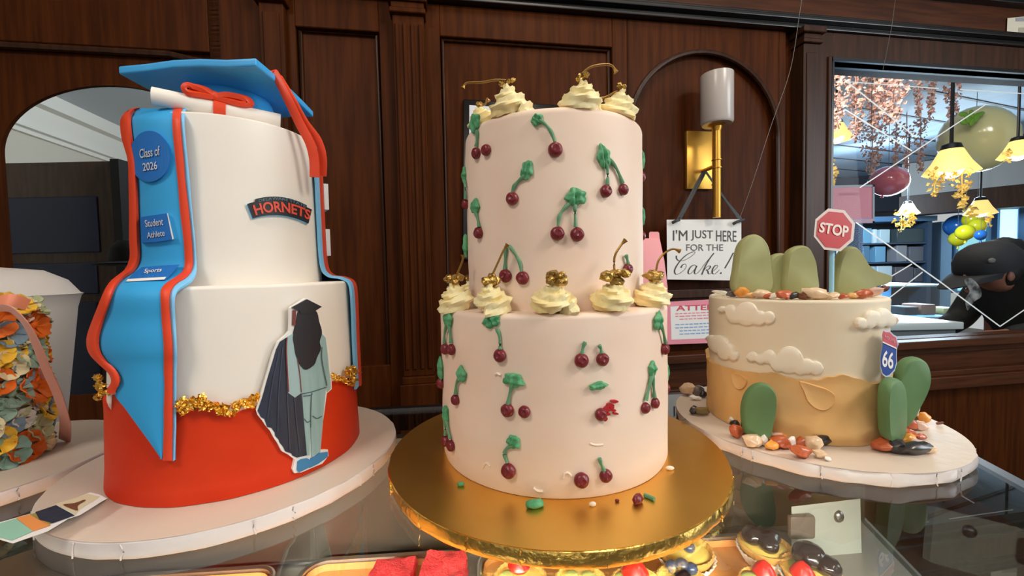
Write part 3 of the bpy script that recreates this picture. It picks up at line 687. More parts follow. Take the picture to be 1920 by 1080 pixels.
# ================================================================== GRADUATION CAKE
GX, GY, GR, GL, GT = -0.2566, 0.387, 0.0984, 0.159, 0.294
gk = thing('graduation_cake', 'two tier white and red cake draped with a blue and red graduation stole', 'cake', (GX, GY, 0))
bm = NB(); lathe(bm, tier_prof(GR, GR - TAPER * GL, 0.0003, GL, 0.003), GX, GY, 128, wob(5, 0.0006))
for v in bm.verts: v.co.x += SHIFT * v.co.z
obj('tier', bm, WHITEFON, gk)
bm = NB(); lathe(bm, tier_prof(0.070, 0.0668, GL - 0.002, GT, 0.002), GX, GY, 128, wob(6, 0.0005)); obj('tier', bm, WHITEFON, gk)
def az_z(px, py, cx, cy, r):
    p = cyl_hit(px, py, cx, cy, r); return math.atan2(p.x - cx, -(p.y - cy)), p.z
def band_shell(cx, cy, r, z0, pts, default, th, amp=0.0, n=220, m=10, taper=0.0, shift=0.0):
    K = sorted(az_z(x, y, cx, cy, r) for x, y in pts)
    def zt(a):
        if a <= K[0][0] or a >= K[-1][0]: return default + 0.004 * math.sin(a * 5)
        for (a0, b0), (a1, b1) in zip(K[:-1], K[1:]):
            if a0 <= a <= a1:
                t = (a - a0) / (a1 - a0); t = t * t * (3 - 2 * t); return b0 + (b1 - b0) * t
    bm = NB(); rows = []
    for k in range(n):
        a = -PI + 2 * PI * k / n; t = zt(a) + 0.0008 * noise.noise(Vector((a * 14, 3, 0))); col = []
        for j in range(m + 2):
            z = z0 + (t - z0) * min(j, m) / m
            rr = r + (th + amp * noise.noise(Vector((math.cos(a) * 5, math.sin(a) * 5, z * 60))) if j <= m else -0.0015)
            if j == m: rr += amp * 0.6
            rr -= taper * z; col.append(bm.verts.new((cx + shift * z + rr * math.sin(a), cy - rr * math.cos(a), z)))
        rows.append(col)
    for k in range(n):
        A, B = rows[k], rows[(k + 1) % n]
        for j in range(m + 1): bm.faces.new((A[j], B[j], B[j + 1], A[j + 1]))
    return bm
REDTOP = [(200, 742), (260, 760), (340, 768), (372, 762), (400, 755), (432, 780), (452, 770), (470, 764), (500, 757), (560, 740), (620, 717), (645, 712), (668, 707)]
obj('red_icing_coat', band_shell(GX, GY, GR, 0.0004, REDTOP, 0.068, 0.0011, 0.0008, taper=TAPER, shift=SHIFT), REDICE, gk)
# ---- the stole on the left: rows across it, from the cake top to the pointed end
ROWS = [(203, 250, 262, 325, 342, 349, .058), (208, 244, 254, 324, 340, 347, .064), (218, 235, 247, 323, 338, 346, .071), (232, 232, 246, 323, 338, 346, .0735), (260, 235, 249, 325, 340, 348, .0745), (300, 246, 255, 329, 344, 352, .0745),
        (340, 248, 258, 333, 347, 356, .0745), (400, 249, 260, 338, 354, 361, .0745), (450, 249, 262, 344, 359, 366, .0745), (480, 250, 263, 346, 361, 368, .0745), (497, 246, 259, 346, 361, 369, .0755),
        (510, 238, 250, 341, 357, 368, .079), (521, 224, 234, 326, 347, 362, .087), (530, 213, 224, 312, 331, 352, .094), (542, 205, 216, 302, 321, 335, .100), (560, 197, 209, 301, 317, 328, .1035),
        (600, 181, 195, 303, 319, 329, .1035), (635, 170, 186, 306, 322, 331, .105), (660, 174, 189, 307, 323, 332, .105), (680, 192, 203, 307, 323, 332, .1035), (697, 210, 220, 307, 323, 331, .103),
        (715, 216, 226, 308, 323, 331, .103), (735, 208, 213, 308, 323, 331, .103), (768, 236, 236, 307, 323, 330, .103), (800, 259, 259, 307, 323, 330, .1028), (830, 281, 281, 306, 322, 329, .1025), (862, 303, 303, 305, 322, 327, .1025)]
def rowat(y):
    if y <= ROWS[0][0]: return ROWS[0]
    for i in range(len(ROWS) - 1):
        a, b = ROWS[i], ROWS[i + 1]
        if y <= b[0]:
            p, q = ROWS[max(i - 1, 0)], ROWS[min(i + 2, len(ROWS) - 1)]; t = (y - a[0]) / (b[0] - a[0])
            out = [y]
            for k in range(1, 7):
                m0 = (b[k] - p[k]) / (b[0] - p[0]) * (b[0] - a[0]); m1 = (q[k] - a[k]) / (q[0] - a[0]) * (b[0] - a[0])
                out.append((2 * t ** 3 - 3 * t * t + 1) * a[k] + (t ** 3 - 2 * t * t + t) * m0 + (-2 * t ** 3 + 3 * t * t) * b[k] + (t ** 3 - t * t) * m1)
            return out
    return ROWS[-1]
def stole_surf(px, py, off=0.0):
    return cyl_hit(px, py, GX, GY, rowat(py)[6] + off)
def band(name, ia, ib, y0, y1, off, m, par, n=90, cols=7, th=0.0022):
    bm = NB(); G = []
    for i in range(n + 1):
        y = y0 + (y1 - y0) * i / n; r = rowat(y); xa, xb = r[ia], r[ib]; G.append([])
        for j in range(cols + 1):
            t = j / cols; bul = 0.0006 * math.sin(PI * t)
            G[-1].append(bm.verts.new(stole_surf(xa + (xb - xa) * t, y, off + bul)))
    for a, b in zip(G[:-1], G[1:]):
        for j in range(cols): bm.faces.new((a[j], a[j + 1], b[j + 1], b[j]))
    bmesh.ops.recalc_face_normals(bm, faces=bm.faces)
    bmesh.ops.solidify(bm, geom=bm.faces[:], thickness=th)
    return obj(name, bm, m, par)
stole = band('stole', 2, 3, 203, 861, 0.0, BLUEFON, gk, 120, 12)
band('red_border', 1, 2, 203, 736, 0.0008, REDFON, stole)
band('red_border', 3, 4, 203, 864, 0.0008, REDFON, stole, 120)
band('sky_piping', 4, 5, 203, 864, -0.0012, SKYFON, stole, 120, 3)
pl = sheet('badge', c2([(280 + 38 * math.cos(t) * (1 + 0.03 * math.sin(3 * t)), 293 + 48 * math.sin(t)) for t in [k * PI / 6 for k in range(12)]], 4), stole_surf, 0.0026, 0.0, DEEPBLUE, stole, 6, 'round deep blue badge reading Class of 2026')
bm = NB(); lettering(bm, 'Class of', quadmap((262, 297), (300, 291), (261, 280), (299, 273)), stole_surf, 0.0032, bold=0.01); lettering(bm, '2026', quadmap((268, 321), (295, 317), (267, 306), (294, 302)), stole_surf, 0.0032, bold=0.01); obj('lettering', bm, SILVERP, pl, False)
pl = sheet('badge', [(263, 407), (313, 400), (319, 424), (324, 449), (290, 454), (266, 455)], stole_surf, 0.0034, 0.0, DEEPBLUE, stole, 8, 'square deep blue badge reading Student Athlete')
bm = NB(); lettering(bm, 'Student', quadmap((273, 426), (306, 422), (271, 413), (305, 408)), stole_surf, 0.0040, bold=0.01); lettering(bm, 'Athlete', quadmap((276, 447), (309, 442), (275, 436), (308, 431)), stole_surf, 0.0040, bold=0.01); obj('lettering', bm, SILVERP, pl, False)
sheet('white_edge', [(313, 400), (315, 400), (326, 448), (323, 449)], stole_surf, 0.0036, 0.0, WHITEP, pl)
def sport_surf(px, py, off=0.0):
    t = min(max((py - 495) / 33, 0), 1); return cyl_hit(px, py, GX, GY, 0.0775 + 0.014 * t + off)
pl = sheet('badge', [(266, 501), (300, 498), (337, 496), (324, 511), (311, 525), (272, 527), (236, 528), (250, 512)], sport_surf, 0.0020, 0.0, DEEPBLUE, stole, 8, 'deep blue badge reading Sports bent over the tier edge')
bm = NB(); lettering(bm, 'Sports', quadmap((269, 514), (301, 511), (272, 504), (305, 502)), sport_surf, 0.0028, bold=0.01); obj('lettering', bm, WHITEP, pl, False)
sheet('white_edge', [(240, 523), (312, 519), (308, 524), (236, 528)], sport_surf, 0.0026, 0.0, WHITEP, pl, 8)
# ---- the stole on the right flank, seen edge-on
PR = catmull([(.050, .298, 0), (.064, .2975, 0), (.0715, .292, 0), (.0735, .275, 0), (.0740, .22, 0), (.0750, .178, 0), (.080, .166, 0), (.092, .163, 0), (.1005, .157, 0), (.1025, .14, 0), (.1025, .10, 0), (.1030, .052, 0)], 6)
def side_band(name, a0, a1, off, m, par, cols=6):
    bm = NB(); G = []
    for p in PR:
        G.append([bm.verts.new((GX + (p.x + off) * math.sin(a0 + (a1 - a0) * j / cols), GY - (p.x + off) * math.cos(a0 + (a1 - a0) * j / cols), p.y)) for j in range(cols + 1)])
    for a, b in zip(G[:-1], G[1:]):
        for j in range(cols): bm.faces.new((a[j], a[j + 1], b[j + 1], b[j]))
    bmesh.ops.recalc_face_normals(bm, faces=bm.faces); bmesh.ops.solidify(bm, geom=bm.faces[:], thickness=0.0022)
    return obj(name, bm, m, par)
st2 = side_band('stole', 1.93, 2.85, 0.0, BLUEFON, gk, 10)
side_band('red_border', 1.80, 1.93, 0.0010, REDFON, st2, 2); side_band('red_border', 2.85, 2.98, 0.0010, REDFON, st2, 2); side_band('sky_piping', 1.68, 1.80, -0.0012, SKYFON, st2, 2)
for z0, z1 in ((0.232, 0.258), (0.185, 0.212)):
    bm = NB(); n = Vector((math.sin(2.2), -math.cos(2.2), 0)); t = Vector((-n.y, n.x, 0)); c = Vector((GX, GY, 0)) + n * 0.0735
    quadbox(bm, [c + t * a + n * b + Vector((0, 0, z)) for z in (z0, z1) for a, b in ((-0.014, 0), (0.014, 0), (0.014, 0.0042), (-0.014, 0.0042))]); obj('badge', bm, WHITEP, st2, False)
# ---- wordmark banner on the upper tier
S1 = cyl_surf(GX, GY, 0.0684)
arc = lambda a, b, c: (lambda u: (2 * u * u - 3 * u + 1) * a + (4 * u - 4 * u * u) * b + (2 * u * u - u) * c)
top, bot = arc(383, 376, 393), arc(410, 404, 419)
us = [k / 14 for k in range(15)]
BX = lambda u, v: 463 + (579 - 463) * u + v * (10 - 16 * u)
poly = [(BX(u, 0), top(u)) for u in us] + [(BX(u, 1), bot(u)) for u in us[::-1]]
bn = sheet('wordmark_banner', [(x - 1.5 + (1.5 if x > 520 else 0), y + 1.5) for x, y in poly], S1, 0.0022, -0.001, SKYFON, gk, 7, 'arched black banner reading Delaware State Hornets')
sheet('banner_face', poly, S1, 0.0030, 0.0018, BLACKP, bn, 7)
t2, b2_ = arc(374, 370, 385), arc(384, 379, 394)
sheet('banner_face', [(478 + 92 * u, t2(u)) for u in us] + [(478 + 92 * u, b2_(u)) for u in us[::-1]], S1, 0.0028, -0.001, BLACKP, bn, 7)
h0, h1 = arc(386, 379, 396), arc(405, 399, 413)
bm = NB(); lettering(bm, 'HORNETS', lambda u, v: (472 + 104 * u + (1 - v) * (6 - 8 * u), h1(u) * (1 - v) + h0(u) * v), S1, 0.0037, bold=0.025); obj('lettering', bm, mat('wordmark_red', (222, 78, 56), 0.5), bn, False)
h2, h3 = arc(375.5, 371.5, 385.5), arc(380.5, 376.5, 390.5)
bm = NB(); lettering(bm, 'DELAWARE STATE', lambda u, v: (483 + 84 * u, h3(u) * (1 - v) + h2(u) * v), S1, 0.0035); obj('lettering', bm, mat('wordmark_teal', (96, 128, 140), 0.5), bn, False)
# ---- graduate cut-out on the lower tier
S2 = cyl_surf(GX, GY, GR + 0.001)
back = [(541, 577), (570, 559), (598, 575), (589, 584), (596, 605), (600, 624), (607, 631), (612, 660), (616, 700), (617, 729), (608, 737), (601, 790), (596, 843), (610, 842), (611, 854), (600, 868), (578, 877), (562, 884), (549, 885), (546, 878), (550, 860), (537, 850),
        (526, 844), (519, 830), (511, 818), (505, 806), (497, 797), (490, 786), (482, 776), (479, 767), (490, 730), (500, 697), (509, 665), (519, 640), (533, 628), (540, 620), (541, 600)]
gc = sheet('graduate_cutout', back, S2, 0.0030, -0.0006, WHITEP, gk, 9, 'cut-out of a long-haired graduate seen from behind in cap, gown and pale suit')
def lay(name, poly, m, lv, label=None): sheet(name, poly, S2, 0.0030 + 0.00045 * lv, 0.0026, m, gc, 9, label)
gown = [(536, 631), (522, 640), (515, 655), (510, 673), (500, 707), (490, 745), (482, 768), (488, 780), (494, 783), (497, 791), (499, 798), (507, 800), (513, 809), (514, 815), (520, 822), (522, 828), (528, 835), (532, 844), (543, 848), (545, 852), (553, 856), (571, 852), (566, 793), (561, 737), (540, 737), (536, 709), (533, 650)]
lay('gown', gown, NAVYP, 1)
lay('suit_jacket', [(545, 626), (598, 625), (605, 633), (609, 665), (611, 690), (614, 715), (615, 728), (608, 735), (606, 724), (595, 730), (580, 733), (561, 737), (556, 690)], SUITP, 1)
lay('trouser_leg', [(562, 735), (578, 733), (577, 793), (576, 852), (571, 852), (565, 783)], SUITP, 2); lay('trouser_leg', [(579, 733), (605, 727), (601, 774), (595, 846), (579, 855), (578, 793)], SUITP, 2)
lay('stole', [(535, 631), (545, 625), (548, 640), (555, 673), (558, 707), (561, 735), (549, 744), (537, 735), (535, 700), (533, 655)], mat('pale_stole_print', (160, 190, 196), 0.5), 2)
lay('shoe', [(554, 863), (560, 859), (571, 857), (578, 861), (575, 874), (556, 883), (553, 878)], SHOEP, 3); lay('shoe', [(578, 857), (585, 854), (593, 848), (608, 846), (608, 855), (590, 868), (575, 875)], SHOEP, 3)
lay('hair', c2([(557, 582), (585, 582), (592, 603), (597, 623), (593, 640), (595, 653), (588, 670), (583, 683), (568, 692), (558, 682), (550, 665), (547, 647), (545, 630), (551, 603)], 4), HAIRP, 3)
lay('cap', [(543, 576), (570, 561), (596, 575), (585, 582), (585, 588), (557, 588), (557, 583)], BLACKP, 4); lay('tassel', [(545, 581), (550, 581), (549, 609), (544, 609)], MAROONP, 4)
def line(name, pts, m, w=(0.8, 0.8), lv=3.2):
    bm = NB(); stroke(bm, pts, w, S2, 0.0030 + 0.00045 * lv); obj(name, bm, m, gc, False)
line('stole_edge', [(534, 632), (533, 655), (535, 700), (537, 733)], MAROONP, (1.2, 1.2)); line('stole_edge', [(553, 672), (557, 700), (560, 734)], MAROONP)
for pts in ([(561, 737), (580, 733), (605, 725)], [(578, 740), (577, 770), (577, 800)], [(597, 650), (597, 675), (606, 722)], [(563, 741), (575, 740), (580, 737)], [(565, 783), (571, 790), (577, 786)], [(580, 778), (588, 783), (597, 779)]): line('suit_fold', pts, SUITD)
for pts in ([(520, 660), (508, 720), (500, 780)], [(527, 650), (520, 730), (518, 808)], [(534, 700), (536, 760), (540, 840)], [(548, 746), (552, 790), (558, 845)]): line('gown_fold', pts, mat('gown_fold_print', (58, 66, 86), 0.5), (1.0, 1.0), 2.2)
# ---- crumpled gold leaf where white meets red
def gold_leaf(spots, seed):
    rnd = random.Random(seed); bm = NB()
    for x, y, s in spots:
        for k in range(5):
            px, py = x + rnd.uniform(-s, s), y + rnd.uniform(-s * .7, s * .7); G = []; q = s * rnd.uniform(.45, .9); ro = rnd.uniform(0, 3)
            for i in range(4):
                G.append([])
                for j in range(4):
                    a, b = (i - 1.5) / 1.5 * q, (j - 1.5) / 1.5 * q; G[-1].append(bm.verts.new(S2(px + a * math.cos(ro) - b * math.sin(ro) + rnd.uniform(-1, 1), py + a * math.sin(ro) + b * math.cos(ro) + rnd.uniform(-1, 1), 0.0012 + rnd.uniform(0, 0.0036))))
            for i in range(3):
                for j in range(3): bm.faces.new((G[i][j], G[i + 1][j], G[i + 1][j + 1], G[i][j + 1]))
    return obj('gold_leaf', bm, GOLDLEAF, gk, smooth=False, kind='stuff')
gold_leaf([(340, 758, 7), (350, 752, 9), (360, 762, 9), (372, 752, 9), (383, 746, 7), (385, 756, 8), (398, 759, 8), (410, 763, 8), (422, 766, 9), (434, 772, 7), (442, 762, 8), (453, 756, 8), (464, 752, 8), (474, 748, 7), (478, 744, 6), (345, 770, 5)], 3)
gold_leaf([(196, 708, 6), (198, 722, 8), (204, 732, 7), (193, 742, 5)], 4)
gold_leaf([(620, 704, 5), (627, 711, 5), (640, 712, 5), (650, 700, 5), (653, 690, 5), (658, 708, 6), (664, 698, 5), (655, 720, 4)], 5)
# ---- the cap, its tassel and the diploma on top
cz = 0.3315
A_, B2_, C_ = at_z(221, 127, 0.335), at_z(480, 112, 0.335), at_z(588, 214, 0.335); D_ = A_ + C_ - B2_
ctr = (A_ + C_) / 2
cap = thing('graduation_hat', 'bright blue fondant graduation cap sitting on the top tier of the graduation cake', 'graduation cap', (ctr.x, ctr.y, GT + 0.0004))
bm = NB(); quadbox(bm, [(p.x, p.y, z) for z in (cz, cz + 0.0065) for p in (A_, B2_, C_, D_)]); bevel(bm, 0.0016, 3)
bmesh.ops.subdivide_edges(bm, edges=bm.edges[:], cuts=4, use_grid_fill=True)
for v in bm.verts:
    q = ((v.co - ctr).to_2d().length / 0.08); v.co.z += 0.0018 * q * math.sin(v.co.x * 70 + v.co.y * 40)
obj('cap_board', bm, CAPBLUE, cap)
bm = NB(); lathe(bm, [(0, GT + .0006), (0.0365, GT + .0006), (0.0375, GT + .003), (0.036, GT + .022), (0.033, GT + .033), (0.030, cz + 0.002), (0, cz + 0.002)], ctr.x, ctr.y + 0.004, 64); obj('skull_cap', bm, CAPBLUE, cap)
bm = NB(); ball(bm, (ctr.x, ctr.y, cz + 0.008), 0.007, 1, 1, .45); obj('button', bm, CAPBLUE, cap)
ta = thing_ = None
def ribbon3(name, pts, w, th, m, par, n=8, side=None):
    P = catmull(pts, n); bm = NB(); G = []
    for i, p in enumerate(P):
        t = (P[min(i + 1, len(P) - 1)] - P[max(i - 1, 0)]).normalized(); s = (side or t.cross(Vector((0, 1, 0)))); s = (s - t * s.dot(t)).normalized(); o = t.cross(s)
        ww = w if not isinstance(w, (list, tuple)) else w[0] + (w[1] - w[0]) * i / (len(P) - 1)
        G.append([bm.verts.new(p + s * a * ww + o * b * th) for a, b in ((-.5, -.3), (-.35, -.5), (.35, -.5), (.5, -.3), (.5, .3), (.35, .5), (-.35, .5), (-.5, .3))])
    for a, b in zip(G[:-1], G[1:]):
        for k in range(8): bm.faces.new((a[k], a[(k + 1) % 8], b[(k + 1) % 8], b[k]))
    bm.faces.new(G[0][::-1]); bm.faces.new(G[-1])
    return obj(name, bm, m, par)
e0 = at_z(517, 141, cz + 0.0075)
def tpt(x, y, Y): return at_y(x, y, Y)
ribbon3('tassel', [(ctr.x, ctr.y, cz + 0.0095), (ctr.x * .5 + e0.x * .5, ctr.y * .5 + e0.y * .5, cz + 0.009), e0 + Vector((-.004, 0, .0015)), e0 + Vector((0.0012, -.002, -0.001)), tpt(540, 186, e0.y - 0.004), tpt(562, 232, e0.y), tpt(581, 268, e0.y + 0.002), tpt(589, 300, e0.y + 0.004), tpt(590, 332, e0.y + 0.005)], (0.006, 0.0085), 0.0024, REDFON, cap, side=Vector((1, 0, 0.2)))
ribbon3('tassel', [e0 + Vector((0.003, 0.001, -0.001)), tpt(547, 182, e0.y), tpt(572, 228, e0.y + 0.006), tpt(596, 262, e0.y + 0.010), tpt(605, 295, e0.y + 0.012), tpt(604, 330, e0.y + 0.013)], (0.004, 0.0075), 0.0024, REDFON, cap, side=Vector((1, 0, 0.2)))
ribbon3('tassel', [e0 + Vector((0.002, 0.003, -0.001)), tpt(553, 192, e0.y + 0.004), tpt(580, 238, e0.y + 0.009), tpt(603, 272, e0.y + 0.014), tpt(608, 300, e0.y + 0.016), tpt(604, 328, e0.y + 0.017)], (0.003, 0.004), 0.002, REDFON, cap, side=Vector((1, 0, 0.2)))
P0, P1 = at_y(286, 180, 0.322), at_y(526, 231, 0.366); P1.z = max(P1.z, GT + 0.0066)
dm = thing('diploma_scroll', 'white rolled fondant diploma tied with a red bow in front of the blue cap', 'diploma', ((P0.x + P1.x) / 2, (P0.y + P1.y) / 2, GT + 0.0005))
ax = (P1 - P0)
bm = NB(); tube(bm, [P0 + ax * (k / 12) for k in range(13)], 0.0068, 24); obj('scroll', bm, WHITEFON, dm)
def onax(px):
    t = (px - 286) / (526 - 286); return P0 + ax * t
k0, k1 = onax(394), onax(417)
bm = NB(); tube(bm, [k0 + (k1 - k0) * (j / 4) for j in range(5)], 0.0078, 24); obj('bow_band', bm, REDFON, dm)
kn = onax(404) + Vector((0, -0.003, 0.0085)); axn = ax.normalized()
for sg, ln in ((-1, 0.017), (1, 0.024)):
    u_ = axn * sg; P = [kn, kn + u_ * ln * .4 + Vector((0, -.002, .0034)), kn + u_ * ln * .85 + Vector((0, -.003, .0036)), kn + u_ * ln + Vector((0, -.003, 0.0008)), kn + u_ * ln * .85 + Vector((0, -.002, -.0012)), kn + u_ * ln * .4 + Vector((0, -.001, -.0008)), kn]
    ribbon3('bow_loop', P, 0.0095, 0.0050, REDFON, dm, side=Vector((0, 1, 0.3)))
bm = NB(); ball(bm, kn + Vector((0, -.001, 0)), 0.005, 1, .9, .9); obj('bow_knot', bm, REDFON, dm)
# ---- printed card lying over the edge of the white board
ZC = 0.0105; zs_ = z_surf(ZC)
cd = thing('printed_cutout', 'thick printed icing cut-out of a figure lying across the left edge of the white board', 'icing cut-out', tuple(at_z(90, 985, 0.0)))
sheet('card', [(-40, 1000), (0, 979), (60, 962), (100, 951), (130, 938), (169, 923), (186, 927), (201, 935), (190, 941), (150, 966), (128, 973), (90, 996), (24, 1019)], zs_, 0.0, -ZC + 0.0006, WHITEP, cd)
sheet('print', [(-36, 999), (0, 981), (30, 972), (62, 996), (23, 1013)], zs_, 0.0004, -0.0005, mat('mint_print', (150, 202, 180), 0.5), cd)
sheet('print', [(30, 971), (60, 963), (95, 985), (62, 996)], zs_, 0.0004, -0.0005, mat('orange_print', (236, 152, 84), 0.5), cd)
sheet('print', [(55, 964), (72, 960), (98, 978), (92, 986)], zs_, 0.0004, -0.0005, mat('olive_print', (160, 150, 80), 0.5), cd)
sheet('print', [(66, 960), (105, 947), (140, 966), (98, 981), (74, 974)], zs_, 0.0005, -0.0005, NAVYP, cd)
sheet('print', c2([(118, 946), (140, 943), (157, 937), (160, 939), (146, 948), (146, 957), (134, 954)], 3), zs_, 0.0005, -0.0005, mat('brown_print', (120, 74, 50), 0.5), cd)
sheet('print', [(104, 945), (120, 940), (165, 926), (188, 931), (150, 955), (142, 965), (138, 962)], zs_, 0.0003, -0.0005, mat('sand_print', (222, 212, 176), 0.5), cd)

# ================================================================== DESERT CAKE
DX, DY, DR, DH = 0.3045, 0.4460, 0.0806, 0.1325
dk = thing('desert_cake', 'single tier cream cake with raised clouds and a sandy lower half', 'cake', (DX, DY, 0))
bm = NB(); lathe(bm, tier_prof(DR, DR, 0.0003, DH, 0.003), DX, DY, 128, wob(8, 0.0008)); obj('tier', bm, CREAMICE, dk)
SD = cyl_surf(DX, DY, DR)
SANDTOP = [(1330, 670), (1345, 682), (1362, 688), (1385, 694), (1420, 699), (1450, 698), (1478, 707), (1500, 711), (1530, 711), (1552, 706), (1578, 702), (1605, 709), (1632, 718), (1655, 713)]
obj('sand_icing', band_shell(DX, DY, DR, 0.0004, SANDTOP, 0.062, 0.0022, 0.0016, 240, 14), SAND, dk)
def smear(name, pts, m, th, par=dk):
    bm = NB(); P = c2(pts, 5); cx_ = sum(p[0] for p in P) / len(P); cy_ = sum(p[1] for p in P) / len(P); rings = []
    for s, o in ((1.0, -0.001), (1.0, th * .7), (0.93, th), (0.75, th * .8), (0.4, th * .6)):
        rings.append([bm.verts.new(SD(cx_ + (x - cx_) * s, cy_ + (y - cy_) * s, o)) for x, y in P])
    for a, b in zip(rings[:-1], rings[1:]):
        for k in range(len(P)): bm.faces.new((a[k], a[(k + 1) % len(P)], b[(k + 1) % len(P)], b[k]))
    bm.faces.new(rings[-1]); return obj(name, bm, m, par)
smear('sand_smear', [(1498, 713), (1525, 720), (1548, 728), (1562, 740), (1558, 758), (1542, 768), (1525, 763), (1512, 750), (1505, 732)], SAND, 0.0045)
smear('sand_smear', [(1376, 700), (1392, 702), (1403, 712), (1400, 724), (1390, 730), (1380, 722)], SAND, 0.0036)
def cloud(lobes, base):
    """a fondant cloud: lobes (x, y, radius) melted into one raised slab"""
    pts = []
    x0 = min(l[0] - l[2] for l in lobes); x1 = max(l[0] + l[2] for l in lobes)
    n = 56; up, dn = [], []
    for k in range(n + 1):
        x = x0 + (x1 - x0) * (k / n); ys = [(y - math.sqrt(max(r * r - (x - a) ** 2, 0)), y + math.sqrt(max(r * r - (x - a) ** 2, 0))) for a, y, r in lobes if abs(x - a) <= r]
        if not ys: continue
        up.append((x, min(q[0] for q in ys))); dn.append((x, max(q[1] for q in ys)))
    P = up + dn[::-1][1:-1]
    bm = NB(); t = bmesh.new(); t.faces.new([t.verts.new((x, y, 0)) for x, y in P])
    cx_ = (x0 + x1) / 2
    t.free()
    m = len(up); rows = []
    for (xu, yu), (xd, yd) in zip(up, dn):
        row = []
        h = max(yd - yu, 0.01)
        for f, o in ((0.0, -0.001), (0.0, 0.0022), (min(.12, 1.5 / h + .04), 0.0036), (.3, 0.0040), (.5, 0.0041), (.7, 0.0040), (1 - min(.12, 1.5 / h + .04), 0.0036), (1.0, 0.0022), (1.0, -0.001)):
            row.append(bm.verts.new(SD(xu, yu + h * f, o)))
        rows.append(row)
    for a, b in zip(rows[:-1], rows[1:]):
        for j in range(8): bm.faces.new((a[j], a[j + 1], b[j + 1], b[j]))
    for r in (rows[0], rows[-1]):
        try: bm.faces.new(r)
        except ValueError: pass
    return obj('cloud', bm, CLOUD, dk)
cloud([(1357, 580, 6), (1372, 580, 9), (1402, 588, 22), (1380, 592, 14), (1425, 596, 14), (1442, 595, 12), (1415, 597, 11)], 606)
cloud([(1336, 635, 7), (1350, 645, 17), (1364, 656, 14), (1378, 667, 9), (1362, 662, 12)], 676)
cloud([(1412, 668, 10), (1442, 668, 13), (1428, 672, 10), (1480, 674, 25), (1460, 682, 14), (1512, 686, 14), (1528, 689, 13), (1500, 690, 12)], 702)
cloud([(1612, 606, 11), (1632, 597, 15), (1652, 590, 12), (1645, 602, 13), (1662, 600, 13), (1625, 608, 9)], 618)
# route shield on the right flank
sh = [(1657, 617), (1661, 620), (1668, 620), (1675, 627), (1682, 631), (1682, 638), (1685, 645), (1682, 653), (1681, 668), (1682, 680), (1678, 695), (1668, 706), (1662, 708), (1655, 703), (1651, 690), (1650, 672), (1653, 655), (1655, 640), (1654, 628)]
def shield_surf(px, py, off=0.0): return at_y(px, py, 0.3655 - off + (px - 1667) * 0.0003)
sg = sheet('route_shield', sh, shield_surf, 0.0015, -0.0015, mat('shield_rim', (196, 206, 226), 0.4), dk, None, 'red and blue route shield reading 66')
cxs, cys = 1667, 663
ins = lambda k, pts: [(cxs + (x - cxs) * k, cys + (y - cys) * k) for x, y in pts]
inn = ins(0.92, sh)
sheet('shield_field', [p for p in inn if p[1] > 640] + [(1655, 641), (1681, 655)][::-1][:0] or inn, shield_surf, 0.0020, 0.001, mat('shield_blue', (40, 76, 156), 0.4), sg)
sheet('shield_band', [(1656, 620), (1661, 623), (1668, 623), (1675, 630), (1680, 633), (1681, 639), (1683, 645), (1680, 652), (1668, 647), (1656, 641), (1655, 630)], shield_surf, 0.0026, 0.001, mat('shield_red', (206, 92, 106), 0.4), sg)
sheet('shield_line', [(1655, 640), (1668, 646), (1681, 652), (1681, 654.5), (1668, 648.5), (1655, 642.5)], shield_surf, 0.0030, 0.001, WHITEP, sg)
bm = NB(); lettering(bm, '66', quadmap((1654, 687), (1675, 693), (1655, 655), (1675, 661)), shield_surf, 0.0026, shear=0.12, bold=0.02); obj('lettering', bm, WHITEP, sg, False)
bm = NB(); lettering(bm, 'ROUTE', quadmap((1659, 633), (1679, 644), (1659, 628), (1679, 638)), shield_surf, 0.0031); obj('lettering', bm, mat('shield_pale', (240, 190, 196), 0.5), sg, False)
# ---- cactus pads
def pad(name_pts, Y, th, m, par, nm='pad', lean=0.0, yaw=0.0):
    """a thick fondant pad with a rounded edge; the outline stands at depth Y"""
    P = c2(name_pts, 5); n = len(P); cx_ = sum(p[0] for p in P) / n; cy_ = sum(p[1] for p in P) / n; ymax = max(p[1] for p in P)
    bm = NB(); rings = []
    for s, o in ((0.90, 0.0), (0.97, 0.12), (1.0, 0.34), (1.0, 0.66), (0.97, 0.88), (0.90, 1.0)):
        rings.append([bm.verts.new(at_y(cx_ + (x - cx_) * s, cy_ + (y - cy_) * s, Y + yaw * (x - cx_) + lean * (ymax - y)) + Vector((0, (o - 0.5) * th, 0))) for x, y in P])
    for a, b in zip(rings[:-1], rings[1:]):
        for k in range(n): bm.faces.new((a[k], a[(k + 1) % n], b[(k + 1) % n], b[k]))
    bm.faces.new(rings[0][::-1]); bm.faces.new(rings[-1])
    return obj(nm, bm, m, par)
TY = 0.425
t = thing('cactus', 'olive green three lobed cactus standing on the left of the desert cake top', 'cactus', (at_y(1450, 548, TY).x, TY, DH + 0.0004))
pad([(1376, 548), (1376, 500), (1384, 460), (1402, 442), (1420, 442), (1436, 462), (1442, 500), (1440, 548)], TY, 0.012, CACTP, t)
pad([(1430, 550), (1434, 500), (1446, 480), (1464, 475), (1480, 486), (1488, 520), (1488, 550)], TY + 0.004, 0.012, CACTP, t)
pad([(1470, 550), (1470, 495), (1476, 472), (1494, 461), (1510, 464), (1522, 484), (1527, 510), (1526, 550)], TY - 0.004, 0.012, CACTP, t)
TY = 0.437
t = thing('cactus', 'olive green drooping cactus behind the red stop sign on the desert cake top', 'cactus', (at_y(1600, 548, TY).x, TY, DH + 0.0004))
